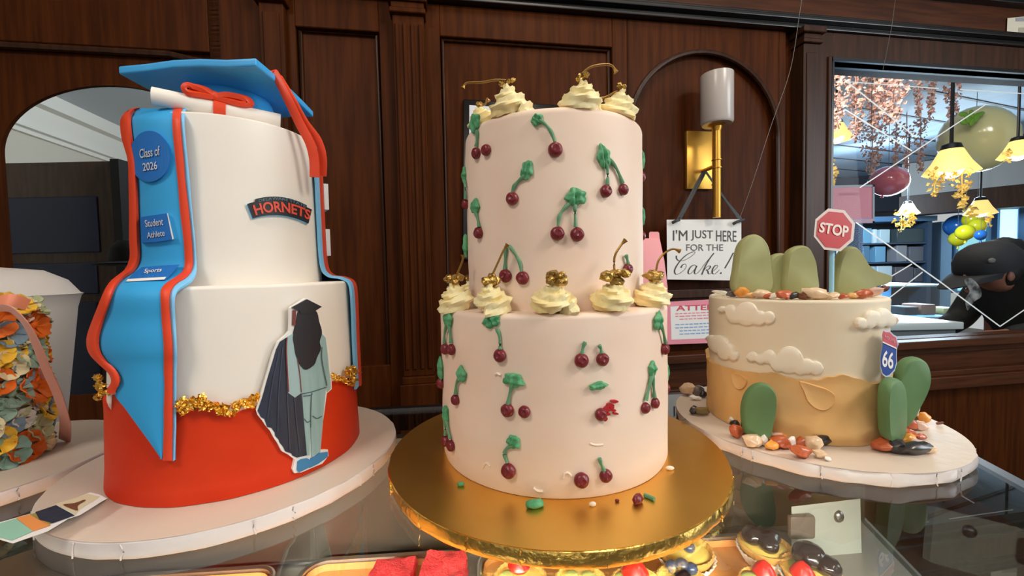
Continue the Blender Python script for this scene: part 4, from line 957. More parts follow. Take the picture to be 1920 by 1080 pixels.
pad([(1566, 551), (1566, 500), (1576, 472), (1592, 462), (1606, 470), (1620, 492), (1632, 520), (1632, 551)], TY, 0.012, CACTP, t)
pad([(1612, 490), (1634, 506), (1658, 514), (1668, 520), (1660, 531), (1636, 538), (1616, 536), (1606, 515)], TY + 0.006, 0.010, CACTP, t)
g0 = at_z(1424, 814, 0.0004); g0.y = DY - DR - 0.012
t = thing('cactus', 'green oval cactus pad leaning on the front left of the desert cake', 'cactus', (at_y(1420, 812, 0.378).x, 0.378, 0.0004))
pad([(1404, 824), (1393, 795), (1392, 760), (1402, 733), (1420, 719), (1438, 720), (1450, 735), (1452, 760), (1446, 795), (1436, 824)], 0.374, 0.010, CACT, t, yaw=-0.00018, lean=0.00003)
TY = 0.359
t = thing('cactus', 'green two pad cactus standing at the right flank of the desert cake', 'cactus', (at_y(1690, 800, TY).x, TY, 0.0004))
pad([(1660, 822), (1655, 790), (1655, 740), (1660, 716), (1670, 708), (1682, 712), (1689, 730), (1691, 770), (1690, 800), (1684, 822)], TY, 0.012, CACT, t, yaw=0.0008)
pad([(1676, 800), (1676, 720), (1690, 680), (1712, 669), (1730, 678), (1738, 702), (1733, 730), (1716, 765), (1698, 795)], TY + 0.032, 0.011, CACT, t)
# ---- the stop sign pick
SY = 0.418
def stop_surf(px, py, off=0.0): return at_y(px, py, SY - off + (px - 1564) * 0.00012)
oc = [(1526, 426), (1534, 407), (1561, 391), (1587, 396), (1603, 428), (1600, 445), (1570, 471), (1541, 466)]
oc = []
for k in range(8):
    a = PI / 8 + k * PI / 4 + 0.10; oc.append((1564.5 + 41 * math.cos(a) * 0.985, 431 + 42 * math.sin(a)))
tp = thing('stop_sign_pick', 'red octagonal stop sign on a pale blue stick in the desert cake top', 'sign', (at_y(1560, 550, SY).x, SY, DH + 0.0002))
sheet('sign_plate', oc, stop_surf, 0.0015, -0.002, mat('stop_rim', (224, 206, 198), 0.4), tp)
sheet('sign_face', [(1564.5 + (x - 1564.5) * .86, 431 + (y - 431) * .86) for x, y in oc], stop_surf, 0.0021, 0.001, mat('stop_red', (194, 30, 32), 0.4), tp, None, 'red face')
bm = NB(); lettering(bm, 'STOP', quadmap((1535, 435), (1590, 446), (1539, 416), (1592, 424)), stop_surf, 0.0027, bold=0.03); obj('lettering', bm, mat('stop_white', (240, 226, 216), 0.4), tp, False)
a = at_y(1560, 458, SY + 0.003); bm = NB(); tube(bm, [(a.x, a.y, DH + 0.0002), a], 0.0022, 12); obj('stick', bm, mat('pale_blue_stick', (150, 206, 236), 0.3), tp)
# ---- candy pebbles
PC = {'beige': (212, 182, 148), 'cream': (236, 224, 208), 'rust': (178, 84, 44), 'amber': (226, 150, 60), 'black': (34, 30, 30), 'brown': (110, 56, 34), 'white': (232, 224, 216), 'tan': (220, 170, 104), 'pink': (216, 178, 162), 'grey': (96, 88, 84), 'olive': (124, 108, 66)}
PM = {k: mat('pebble_' + k, v, 0.38, col2=tuple(min(255, int(c * 1.12 + 8)) for c in v), scale=90, coat=0.3) for k, v in PC.items()}
TOPROW = [(1352, 549, 20, 7, 'cream'), (1393, 551, 20, 15, 'amber'), (1412, 549, 19, 10, 'tan'), (1432, 555, 32, 15, 'beige'), (1455, 557, 16, 9, 'cream'), (1473, 553, 22, 14, 'rust'), (1490, 556, 18, 10, 'black'), (1507, 554, 16, 12, 'brown'), (1533, 554, 40, 17, 'beige'), (1563, 556, 22, 12, 'beige'),
          (1601, 556, 20, 9, 'tan'), (1610, 546, 22, 10, 'brown'), (1620, 553, 26, 13, 'rust'), (1644, 549, 22, 15, 'pink'), (1660, 553, 12, 10, 'brown'), (1582, 551, 14, 9, 'rust'), (1372, 548, 14, 9, 'grey'), (1442, 548, 15, 9, 'rust'), (1515, 546, 16, 10, 'amber')]
FRONT = [(1380, 790, 20, 14, 'white'), (1379, 797, 14, 10, 'black'), (1383, 812, 21, 19, 'rust'), (1398, 803, 13, 20, 'black'), (1412, 811, 22, 17, 'rust'), (1400, 823, 12, 12, 'black'), (1412, 829, 29, 21, 'beige'), (1433, 828, 15, 18, 'white'), (1450, 838, 24, 14, 'amber'), (1444, 818, 14, 9, 'pink'),
         (1457, 823, 20, 11, 'pink'), (1470, 817, 17, 13, 'amber'), (1467, 832, 28, 22, 'rust'), (1486, 834, 12, 20, 'white'), (1493, 821, 22, 12, 'tan'), (1505, 833, 20, 18, 'rust'), (1514, 825, 16, 11, 'tan'), (1527, 836, 24, 24, 'beige'), (1545, 829, 30, 16, 'black'), (1503, 853, 36, 18, 'rust'), (1540, 854, 24, 13, 'beige'), (1553, 862, 10, 7, 'white')]
BACKL = [(1291, 733, 23, 19, 'beige'), (1311, 736, 20, 17, 'grey'), (1320, 742, 11, 10, 'black'), (1305, 748, 16, 7, 'white'), (1302, 772, 14, 12, 'black'), (1318, 773, 24, 13, 'olive'), (1282, 787, 7, 4, 'grey')]
RIGHTC = [(1659, 822, 20, 13, 'pink'), (1657, 838, 30, 20, 'rust'), (1684, 841, 26, 22, 'black'), (1680, 824, 18, 14, 'tan'), (1721, 847, 58, 18, 'black'), (1704, 818, 22, 18, 'rust'), (1703, 829, 23, 15, 'amber'), (1722, 834, 22, 13, 'pink'), (1728, 821, 18, 9, 'rust'), (1746, 846, 18, 12, 'beige'), (1704, 797, 26, 18, 'rust'), (1727, 801, 20, 14, 'pink'),
          (1735, 787, 16, 17, 'amber'), (1716, 786, 18, 9, 'olive'), (1709, 776, 24, 18, 'white'), (1764, 795, 10, 4, 'brown')]
ORD = ['leftmost', 'second from the left', 'third from the left', 'fourth from the left', 'fifth from the left', 'sixth from the left', 'seventh from the left']
CN = {'rust': 'rust red', 'amber': 'amber orange', 'pink': 'dusty pink', 'tan': 'tan'}
def pebbles(L, zb, where, group, seed):
    rnd = random.Random(seed); by = {}
    for e in L: by.setdefault(e[4], []).append(e)
    for i, (px, py, w, h, c) in enumerate(L):
        peers = sorted(by[c]); k = peers.index((px, py, w, h, c)); n = len(peers)
        cn = CN.get(c, c)
        order = ', the only %s one' % cn if n == 1 else (', %s of the two %s ones' % ('left' if k == 0 else 'right', cn) if n == 2 else ', %s of %d %s' % ('rightmost' if k == n - 1 else ORD[k], n, cn))
        lab = '%s pebble %s%s' % (cn, where, order)
        if zb > 0:
            Y = 0.374 + 0.012 * (1 if py < 550 else 0) + 0.004 * ((i % 3) == 1)
            while Y < 0.46:
                p = at_y(px, py + h / 2, Y)
                if math.hypot(p.x - DX, p.y - DY) < DR - 0.0075: break
                Y += 0.002
            p.z = zb
        else: p = at_z(px, py + h * 0.46, 0.0)
        d = p.y; rw, rh = w * d / F / 2 * 1.27, h * d / F / 2 * 1.22
        if zb > 0: rh = min(rh, 0.0055)
        M = Matrix.Rotation(rnd.uniform(-.3, .3), 3, 'Z') @ Matrix.Rotation(rnd.uniform(-.25, .25) * (1 if w < 50 else 0.2), 3, 'Y')
        bm = NB(); ball(bm, p + Vector((0, rw * 0.2, rh)), 1, rw, min(rw, rh * 1.2) if w > 1.6 * h else rw * 0.85, rh, M, 2, 0.5, 1.2, seed * 9 + i * 3.1)
        zm = min(v.co.z for v in bm.verts); bmesh.ops.translate(bm, vec=(0, 0, zb + 0.0002 - zm), verts=bm.verts)
        solo('candy_pebble', bm, PM[c], lab, 'pebble', group)
pebbles(TOPROW, DH + 0.0002, 'on the desert cake top', 'pebbles on the desert cake top', 1)
pebbles(FRONT, 0.0, 'before the desert cake', 'pebbles at the front of the desert cake board', 2)
pebbles(BACKL, 0.0, 'behind the gold board', 'pebbles at the back left of the desert cake board', 3)
pebbles(RIGHTC, 0.0, 'by the two pad cactus', 'pebbles at the right of the desert cake board', 4)

# ================================================================== FLOWER CAKE (far left)
FX, FY, FR, FH = -0.504, 0.367, 0.046, 0.142
fk = thing('flower_cake', 'cake covered all over in orange, yellow and sage icing flowers, cut by the left edge', 'cake', (FX, FY, 0))
bm = NB(); lathe(bm, tier_prof(FR, FR, 0.0003, FH, 0.005), FX, FY, 64); obj('tier', bm, mat('sage_icing', (188, 190, 160), 0.6), fk)
FCOL = {'o': (246, 116, 20), 'y': (250, 196, 50), 's': (156, 184, 166), 'b': (134, 160, 180), 'c': (244, 228, 184), 'w': (248, 244, 238), 't': (156, 204, 190), 'g': (196, 204, 160)}
FM = {k: mat('petal_' + k, v, 0.6, col2=tuple(int(c * .86) for c in v), scale=60) for k, v in FCOL.items()}
def flower(c, n, R, k, seed):
    rnd = random.Random(seed); n = n.normalized(); t = n.cross(Vector((0, 0, 1))); t = t.normalized() if t.length > .01 else Vector((1, 0, 0)); u = n.cross(t); bm = NB(); NP = 5
    for i in range(NP):
        a = 2 * PI * i / NP + rnd.uniform(-.2, .2); G = []
        for j in range(6):
            s = j / 5; G.append([])
            for q in range(7):
                f = (q / 6 - .5) * 1.5 * (0.35 + 0.65 * s); aa = a + f; rr = R * (0.12 + 0.9 * s) * (1 - 0.15 * abs(q / 3 - 1) ** 2); z = R * (0.2 + 0.35 * s * s + 0.10 * math.sin(q * 2.1 + seed) * s) + 0.0006 * i
                G[-1].append(bm.verts.new(c + t * (rr * math.cos(aa)) + u * (rr * math.sin(aa)) + n * z))
        for a_, b_ in zip(G[:-1], G[1:]):
            for q in range(6): bm.faces.new((a_[q], a_[q + 1], b_[q + 1], b_[q]))
    bmesh.ops.recalc_face_normals(bm, faces=bm.faces); bmesh.ops.solidify(bm, geom=bm.faces[:], thickness=0.0009)
    o = obj('flower', bm, FM[k], fk)
    bm = NB(); ball(bm, c + n * R * .28, R * .26, 1, 1, 1, None, 2, .2, 3, seed); obj('flower_centre', bm, FM['y' if k in 'wc' else 'c' if k == 'y' else k], o)
FPOS = []
for i, (px, py, R, k) in enumerate(((18, 582, 22, 'y'), (40, 578, 16, 'c'), (58, 586, 16, 'g'), (33, 600, 13, 'w'), (50, 612, 22, 'o'), (68, 600, 14, 's'), (6, 630, 20, 'b'), (24, 632, 17, 'c'), (40, 665, 24, 's'), (66, 655, 16, 'y'), (78, 668, 12, 'o'), (6, 688, 22, 'c'), (48, 727, 27, 'o'), (68, 708, 12, 'w'), (14, 740, 22, 's'), (70, 768, 22, 'y'), (34, 788, 15, 'w'),
                                  (6, 800, 18, 'b'), (58, 806, 20, 'g'), (6, 850, 24, 't'), (33, 842, 24, 'o'), (70, 830, 18, 'c'), (26, 768, 14, 'g'), (28, 705, 16, 'b'), (-16, 610, 22, 'o'), (-20, 665, 22, 'y'), (-18, 720, 22, 'o'), (-18, 775, 22, 's'), (-20, 830, 24, 'y'), (58, 690, 14, 'c'), (80, 735, 12, 's'), (56, 758, 12, 'w'), (20, 660, 14, 'y'), (60, 632, 12, 'c'))):
    c = cyl_hit(px, py, FX, FY, FR + 0.001); n = Vector((c.x - FX, c.y - FY, 0)); c.z = min(max(c.z, 0.010), FH); FPOS.append(c.copy()); flower(c, n + Vector((0, 0, 0.01 if py > 600 else 0.05)), R * c.y / F * 1.3, k, i)
for i in range(84):                     # the flowers go on round the sides that face away
    a = 2 * PI * (i % 14) / 14 + 0.22 * (i // 14); n = Vector((math.sin(a), -math.cos(a), 0)); c = Vector((FX, FY, 0.014 + 0.0245 * (i // 14))) + n * (FR + 0.001)
    if min((c - q).length for q in FPOS) > 0.0125: FPOS.append(c); flower(c, n + Vector((0, 0, 0.05)), 0.0135, 'oycsbtgwoyscb'[(i * 5) % 13], 100 + i)
for i in range(9):
    a = i * 0.7; rr = FR * (0.35 + 0.5 * (i % 3) / 2); flower(Vector((FX + rr * math.cos(a), FY + rr * math.sin(a), FH)), Vector((math.cos(a) * .3, math.sin(a) * .3, 1)), 0.012, 'oycwsbgyo'[i], 60 + i)
RIBP = mat('pink_ribbon', (222, 156, 140), 0.45); TY = 0.395
pr = lambda x, y, Y=0.36: at_y(x, y, Y)
bm = NB()
ribbon3('ribbon', [pr(-10, 578, .325), pr(20, 580, .322), pr(50, 610, .325), pr(70, 650, .335), pr(88, 695, .352), pr(108, 740, .372), pr(122, 790, .392), at_z(121, 826, 0.0012)], (0.006, 0.011), 0.0009, RIBP, fk, side=Vector((1, -.3, 0.25)))
ribbon3('ribbon', [pr(-8, 566, .34), pr(20, 562, .34), pr(52, 572, .35)], 0.010, 0.0012, mat('peach_ribbon', (232, 140, 108), 0.5), fk, side=Vector((0, 0.4, 1)))
ribbon3('ribbon', [pr(80, 690, .38), pr(88, 730, .40), pr(86, 776, .42)], (0.006, 0.008), 0.0009, RIBP, fk, side=Vector((1, 0, 0.2)))
# pale lidded box behind it, on a dark side table
bm = NB(); c = at_y(-20, 560, 0.66)
prof = [(0, c.z - 0.27), (0.070, c.z - 0.27), (0.098, c.z - 0.02), (0.103, c.z), (0.106, c.z + 0.004), (0.102, c.z + 0.006), (0.088, c.z + 0.028), (0.06, c.z + 0.045), (0, c.z + 0.052)]
lathe(bm, prof, c.x, c.y, 56); solo('cake_box', bm, mat('white_card', (206, 198, 192), 0.6), 'white round flared box with a domed lid behind the flower covered cake', 'box')
bm = NB(); box(bm, c.x - 0.2, c.x + 0.24, c.y - 0.13, c.y + 0.16, c.z - 0.30, c.z - 0.2703)
st = thing('side_table', 'dark side table under the white lidded box', 'table', (c.x, c.y, FLOOR)); obj('table_top', bm, WOODD, st, False)
for dx in (-0.18, 0.22):
    for dy in (-0.11, 0.14):
        bm = NB(); box(bm, c.x + dx - 0.015, c.x + dx + 0.015, c.y + dy - 0.015, c.y + dy + 0.015, FLOOR, c.z - 0.30); obj('leg', bm, WOODD, st, False)

# ================================================================== ON THE WALL
def wpt(px, py, w): u, z = wuz(px, py, w); return WP(u, z, w)
u0, z1 = wuz(1287, 245, 0.012); u1, z0 = wuz(1335, 355, 0.012)
sc = thing('wall_sconce', 'brass wall sconce with a white glass cylinder shade in the arched niche', 'wall lamp', WP((u0 + u1) / 2, z0, 0.0))
bm = NB(); wbox(bm, u0, u1, z0, z1, 0.0004, 0.014); obj('back_plate', bevel(bm, 0.002, 2), BRASS, sc)
SW = 0.085; a, b = wpt(1344, 236, SW), wpt(1344, 408, SW); rx = 7.2 * a.y / F
bm = NB(); tube(bm, [Vector((a.x, a.y, b.z)), Vector((a.x, a.y, a.z))], rx, 24); obj('rod', bm, BRASS, sc)
for y in (300, 315):
    z = wpt(1344, y, SW).z; bm = NB(); lathe(bm, [(rx, z - .002), (rx * 1.25, z - .0015), (rx * 1.25, z + .0015), (rx, z + .002)], a.x, a.y, 24); obj('collar', bm, BRASS, sc)
bm = NB(); k = wuz(1318, 326, 0.014); zc = wpt(1344, 310, SW).z; tube(bm, [WP(k[0], zc, 0.013), WP(k[0], zc, 0.04), Vector((a.x, a.y, zc))], 0.006, 12); obj('arm', bm, BRASS, sc)
zb_, zt_ = wpt(1344, 234, SW).z, wpt(1344, 141, SW).z; rs = 28 * a.y / F
bm = NB(); lathe(bm, [(0, zb_), (rs * .9, zb_), (rs, zb_ + .006), (rs, zt_), (rs - .003, zt_ + .001), (rs - .004, zt_ - .002), (rs - .004, zb_ + .01), (0, zb_ + .01)], a.x, a.y, 48); obj('shade', bm, OPAL, sc)
bm = NB(); lathe(bm, [(rx, zb_ - .02), (rx * 1.3, zb_ - .006), (rs * .55, zb_), (0, zb_)], a.x, a.y, 32); obj('cup', bm, BRASS, sc)
# hanging sign
sg = thing('hanging_sign', 'white wooden sign reading I\'m just here for the cake, hung by black ribbon', 'sign', wpt(1320, 525, 0.058))
W6 = wall_surf(0.058)
sheet('sign_board', [(1250, 412), (1390, 411), (1390, 526), (1251, 524)], W6, 0.0, -0.010, mat('white_board', (226, 226, 224), 0.55), sg)
GREYINK = mat('grey_ink', (52, 52, 56), 0.5)
bm = NB(); lettering(bm, "I'M", quadmap((1262, 451), (1289, 451), (1262, 431), (1289, 431)), W6, 0.0012); lettering(bm, 'JUST', quadmap((1296, 451), (1337, 452), (1296, 431), (1337, 432)), W6, 0.0012); lettering(bm, 'HERE', quadmap((1343, 452), (1381, 453), (1343, 432), (1381, 433)), W6, 0.0012)
obj('lettering', bm, GREYINK, sg, False)
bm = NB(); lettering(bm, 'FOR THE', quadmap((1287, 470), (1356, 470), (1287, 458), (1356, 458)), W6, 0.0012); obj('lettering', bm, mat('mid_grey_ink', (92, 92, 98), 0.5), sg, False)
bm = NB()
for st_ in ([(418, 383), (420, 405), (440, 420), (475, 415), (515, 395), (548, 368), (552, 356), (535, 356), (495, 375), (450, 415), (415, 465), (405, 498), (415, 517), (440, 512), (470, 490), (488, 465), (488, 448), (474, 444), (458, 455), (452, 470)],
            [(562, 458), (545, 450), (522, 464), (505, 492), (506, 512), (522, 512), (545, 488), (566, 456)], [(566, 456), (552, 490), (550, 510), (562, 514), (585, 494), (625, 440), (660, 400), (690, 364)], [(690, 364), (655, 410), (622, 470), (602, 520)],
            [(612, 498), (632, 470), (655, 456), (664, 464), (652, 480), (632, 486)], [(632, 486), (645, 494), (650, 512), (664, 514), (684, 496)], [(684, 494), (708, 474), (718, 458), (704, 452), (686, 470), (676, 498), (686, 515), (706, 508), (730, 484)], [(830, 362), (800, 420), (768, 474)], [(734, 510), (738, 505), (742, 509), (738, 513), (734, 510)]):
    stroke(bm, [(1160 + x / 3.857, 380 + y / 3.857) for x, y in st_], (0.35, 1.15), W6, 0.0012)
obj('lettering', bm, mat('script_ink', (36, 36, 40), 0.5), sg, False)
for A__, B__ in (((1318, 322), (1271, 411)), ((1323, 322), (1275, 411)), ((1322, 320), (1386, 412)), ((1335, 345), (1390, 411))):
    ribbon3('hanging_ribbon', [wpt(A__[0], A__[1], 0.045), wpt((A__[0] + B__[0]) / 2, (A__[1] + B__[1]) / 2, 0.05), wpt(B__[0], B__[1], 0.054)], 0.0075, 0.001, RIBBON, sg, side=Vector((1, .15, 0.6)))
for px, py, d in ((1268, 414, -1), (1382, 416, 1)):
    ribbon3('ribbon_knot', [wpt(px - 8, py + 4, 0.068), wpt(px, py, 0.071), wpt(px + 6, py - 2, 0.068), wpt(px + 14 * (1 if d > 0 else .4), py - 4, 0.064)], 0.009, 0.003, RIBBON, sg, side=Vector((0, 0, 1)))
# notice leaning on the ledge
W7 = wall_surf(0.040); zq = wuz(1300, 646, 0.040)
nt = thing('notice', 'pink bordered paper notice headed Attention leaning on the wooden ledge', 'notice', wpt(1330, 646, 0.04))
sheet('notice_sheet', [(1249, 566), (1425, 556), (1425, 640), (1252, 646)], W7, 0.0, -0.004, mat('pink_border', (222, 140, 158), 0.5), nt)
sheet('notice_paper', [(1257, 575), (1418, 566), (1418, 631), (1259, 637)], W7, 0.0006, -0.001, PAPER, nt)
bm = NB(); lettering(bm, 'ATTENTION', quadmap((1268, 583), (1400, 579), (1268, 573), (1400, 568)), W7, 0.0014, bold=0.02); obj('lettering', bm, INKRED, nt, False)
rnd = random.Random(4)
for j, (y, m_) in enumerate(((587.5, INKPINK), (592.5, INKPINK), (598, INKPINK), (608, INKBLUE), (614, INKBLUE), (620, INKBLUE), (626, INKBLUE))):
    x = 1266 + (j in (2, 5, 6)) * 8; 
    bm = NB()
    for k in range(14):
        w = rnd.uniform(5, 10); sl = -(x - 1266) * 0.045
        slab(bm, [(x, y + sl), (x + w, y + sl - w * .045), (x + w, y + sl + 1.8), (x, y + sl + 1.8)], W7, 0.0010, 0.0); x += w + 1.8
        if x > 1405: break
    obj('text_line', bm, m_, nt, False, kind='stuff')
# pink carton on the ledge behind the cherry cake
W8 = wall_surf(0.060)
ct = thing('pink_carton', 'pink tapered carton with a small cap standing on the ledge beside the hanging sign', 'carton', wpt(1210, 645, 0.045))
PK = mat('pink_carton', (238, 158, 162), 0.5)
bm = NB(); slab(bm, [(1178, 447), (1237, 447), (1246, 490), (1252, 540), (1250, 648), (1160, 648), (1163, 540), (1170, 490)], W8, 0.0, -0.036); obj('carton_body', bevel(bm, 0.002, 2), PK, ct)
bm = NB(); slab(bm, [(1217, 447), (1217, 437), (1219, 434.5), (1234, 434.5), (1236, 437), (1237, 447)], W8, -0.006, -0.03); obj('cap', bm, PK, ct)
# framed print behind the cherry cake
fr = thing('picture_frame', 'black picture frame with a white mount on the panel behind the cherry cake', 'picture', wpt(950, 488, 0.002))
W2 = wall_surf(0.0)
bm = NB(); slab(bm, [(869, 186), (1044, 197), (1044, 488), (867, 487)], W2, 0.0155, 0.0005); obj('frame', bevel(bm, 0.002, 1), EBON, fr)
sheet('mount', [(880, 197), (1033, 207), (1033, 476), (879, 476)], W2, 0.0162, 0.010, mat('mount_card', (214, 216, 222), 0.5), fr)
sheet('picture', [(905, 225), (1010, 232), (1010, 450), (905, 450)], W2, 0.0168, 0.010, mat('picture_blue', (70, 96, 116), 0.4, col2=(40, 60, 80), scale=8), fr)
# paper on the frieze and the loose strings
pp = thing('posted_paper', 'cream paper sheet posted on the frieze at the top right', 'paper', wpt(1905, 84, 0.024))
W3 = wall_surf(0.0245)
sheet('sheet', [(1889, 34), (1940, 29), (1940, 88), (1887, 82)], W3, 0.0012, -0.001, mat('cream_paper', (206, 200, 180), 0.6), pp)
sheet('print', [(1905, 33), (1940, 31), (1940, 40), (1904, 40)], W3, 0.0018, 0.0, GREYP, pp); sheet('print', [(1910, 52), (1940, 50), (1940, 72), (1909, 70)], W3, 0.0018, 0.0, mat('tan_print', (168, 160, 140), 0.6), pp)
THR = mat('string', (120, 112, 108), 0.6)
bm = NB(); tube(bm, catmull([wpt(1509, -40, 0.11), wpt(1500, 20, 0.11), wpt(1482, 130, 0.10), wpt(1446, 235, 0.10), wpt(1410, 345, 0.09), wpt(1387, 409, 0.075)], 5), 0.0008, 5); solo('string', bm, THR, 'thin loose string hanging across the niche to the hanging sign', 'string')
bm = NB(); tube(bm, [wpt(1684, -40, 0.11), wpt(1672, 50, 0.11), wpt(1655, 133, 0.06)], 0.0008, 5); solo('string', bm, THR, 'thin loose string hanging over the top edge of the mirror', 'string')

# ================================================================== IN THE MIRROR
PET = [mat('blossom_pink', (206, 160, 150), 0.7), mat('blossom_dusty', (176, 140, 136), 0.7), mat('blossom_pale', (222, 190, 176), 0.7), mat('vine_yellow', (246, 214, 120), 0.6, emit=0.10), mat('vine_green', (120, 140, 84), 0.7)]  # yellow vine leaves glow faintly: lamplight put into their material
def strand(px, y0, y1, w, Y, n, seed, mats, name, label, cat, group=None, parent=None, size=0.02):
    rnd = random.Random(seed); bm = NB(); a, b = at_y(px, y0, Y), at_y(px, y1, Y); W = w * Y / F
    tube(bm, [Vector((a.x, a.y, max(a.z, 1.4975) if parent is None else a.z)), b + Vector((0, 0, 0.02))], 0.004, 5)
    for k in range(n):
        t = rnd.random(); q = W * .5 * (1.0 - 0.65 * t ** 2); an = rnd.uniform(0, 2 * PI); rr = q * math.sqrt(rnd.random())
        c = a + (b - a) * t + Vector((rr * math.cos(an), rr * math.sin(an) * .8, rnd.uniform(-.02, .02)))
        n_ = Vector((rnd.gauss(0, 1), rnd.gauss(-.6, 1), rnd.gauss(0, 1))).normalized(); t1 = n_.orthogonal().normalized(); t2 = n_.cross(t1); s = size * rnd.uniform(.6, 1.2)
        vs_ = [bm.verts.new(c + t1 * s * x + t2 * s * y + n_ * s * z) for x, y, z in ((-.9, 0, .12), (-.2, -.5, 0), (.9, 0, .15), (-.2, .5, 0), (0, 0, -.15))]
        for i, j in ((0, 1), (1, 2), (2, 3), (3, 0)):
            f = bm.faces.new((vs_[i], vs_[j], vs_[4])); f.material_index = rnd.randrange(len(mats))
    if parent is not None: return obj(name, bm, mats, parent, False)
    return solo(name, bm, mats, label, cat, group, False)
pinks = [PET[0], PET[1], PET[2]]
for i, (px, y0, y1, w, Y, n, lb) in enumerate(((1562, 118, 246, 56, 2.7, 420, 'wide pink blossom garland at the top left corner of the mirror'), (1604, 118, 262, 36, 2.75, 300, 'pink blossom garland crossed by the engraved corner of the mirror'), (1640, 118, 238, 34, 2.8, 260, 'pink blossom garland left of the widest one in the mirror'),
        (1672, 118, 226, 62, 2.6, 460, 'widest pink blossom garland in the middle of the mirror top'), (1722, 118, 214, 18, 2.9, 130, 'thin pink blossom garland, first right of the widest one'), (1746, 118, 220, 18, 3.0, 140, 'thin pink blossom garland, second right of the widest one'),
        (1786, 118, 222, 34, 2.9, 240, 'pink blossom garland beside the long black lamp rod'), (1636, 215, 326, 48, 3.6, 380, 'dusty pink garland hanging above the pink balloon'), (1680, 235, 312, 16, 3.7, 110, 'thin dusty garland hanging right above the pink balloon'), (1700, 235, 318, 18, 3.7, 120, 'thin dusty garland between the pink balloon and the lamp vine'), (1726, 225, 320, 24, 3.6, 160, 'dusty garland hanging nearest the left of the yellow balloon'))):
    strand(px, y0, y1, w, Y, n, i, pinks, 'blossom_garland', lb, 'garland', 'hanging blossom garlands')
BULB = mat('lamp_glow', (255, 232, 176), 0.4, emit=5.0); SHADE = mat('amber_shade', (250, 206, 120), 0.4, emit=1.0)
def pendant(px, py, r, Y, label, rodtop, vines, seed):
    c = at_y(px, py, Y); R = r * Y / F; t = thing('pendant_lamp', label, 'lamp', (c.x, c.y, c.z - R), 'pendant lamps in the mirror')
    bm = NB()
    def fl(rr, z, a): return rr * (1 + 0.10 * math.sin(6 * a) * (1 if z < c.z else 0)), z + 0.05 * R * math.sin(6 * a) * (1 if z < c.z else 0)
    lathe(bm, [(R * .3, c.z + R * .9), (R * .42, c.z + R * .8), (R * .7, c.z + R * .2), (R * .95, c.z - R * .35), (R * .9, c.z - R * .36), (R * .62, c.z + R * .18), (R * .3, c.z + R * .78)], c.x, c.y, 36, fl); obj('shade', bm, SHADE, t)
    bm = NB(); ball(bm, c + Vector((0, 0, -R * .12)), R * .48); obj('bulb', bm, BULB, t)
    bm = NB(); lathe(bm, [(0, c.z + R * .8), (R * .42, c.z + R * .8), (R * .34, c.z + R * 1.05), (R * .1, c.z + R * 1.15), (0, c.z + R * 1.15)], c.x, c.y, 20); obj('fitting', bm, DARKMETAL, t)
    bm = NB(); tube(bm, [Vector((c.x, c.y, c.z + R)), Vector((c.x, c.y, 1.495))], 0.010 if r > 30 else 0.007, 8); obj('rod', bm, DARKMETAL, t)
    for i, (x, y0, y1, w, n) in enumerate(vines): strand(x, y0, y1, w, Y - R * .3, n, seed + i, [PET[3]], 'vine', None, None, None, t, 0.022 * Y / 2.8)
pendant(1783, 312, 38, 2.8, 'large amber pendant lamp on a black rod in front of the yellow balloon', 0, ((1752, 318, 366, 26, 40), (1804, 320, 388, 34, 70), (1770, 322, 345, 40, 30)), 200)
pendant(1702, 396, 17, 4.3, 'small pendant lamp with a trailing vine above the bookcase', 0, ((1690, 396, 434, 30, 40), (1706, 398, 430, 20, 25)), 210)
pendant(1838, 394, 22, 3.7, 'small pendant lamp in front of the shop window right of centre', 0, ((1824, 388, 404, 26, 22), (1856, 392, 426, 12, 22)), 220)
pendant(1568, 254, 26, 3.0, 'bright pendant lamp at the left edge of the mirror under the garlands', 0, ((1552, 262, 350, 22, 60),), 230)
pendant(1908, 286, 26, 2.62, 'pendant lamp at the right edge of the picture beside the yellow balloon', 0, ((1890, 284, 300, 14, 14),), 240)
pendant(1545, 306, 15, 3.6, 'lower pendant lamp half hidden by the mirror frame', 0, ((1560, 312, 350, 16, 34),), 250)
def balloon(px, py, rx, ry, Y, m, label, group=None, tilt=0, hang=False):
    c = at_y(px, py, Y); a, b = rx * Y / F, ry * Y / F; bm = NB()
    g = bmesh.ops.create_uvsphere(bm, u_segments=32, v_segments=20, radius=1)
    for v in g['verts']:
        z = v.co.z; k = 1.0 if z > 0 else 1 - 0.12 * z * z
        v.co = Vector((v.co.x * a * k, v.co.y * a * k, z * b)); 
    bmesh.ops.rotate(bm, verts=bm.verts, cent=(0, 0, 0), matrix=Matrix.Rotation(tilt, 3, 'Y')); bmesh.ops.translate(bm, vec=c, verts=bm.verts)
    o = solo('balloon', bm, m, label, 'balloon', group); bm = NB(); q = Vector((0, 0, -1)); q.rotate(Matrix.Rotation(tilt, 3, 'Y')); e = c + q * b
    tube(bm, [e - q * 0.004, e + q * 0.02 * Y / 3], [0.006, 0.014], 10); obj('knot', bm, m, o)
    if hang: bm = NB(); tube(bm, [c + Vector((0, 0, b * .9)), Vector((c.x, c.y, 1.498))], 0.002, 5); obj('string', bm, THR, o)
    return o, c
YB = mat('pale_yellow_balloon', (240, 234, 176), 0.15, coat=0.5); PB = mat('pink_balloon', (224, 120, 138), 0.15, coat=0.5)
b1, c = balloon(1830, 262, 60, 44, 3.3, YB, 'large pale yellow balloon with green leaves behind the amber lamp', None, 1.25, True)
bm = NB()
for k in range(9):
    p = at_y(1822 + (k % 5) * 8 - 16, 214 + (k // 5) * 10 + (k % 2) * 5, 3.1); ball(bm, p, 0.035, 1, .3, .5, Matrix.Rotation(k * .7, 3, 'Y'), 2)
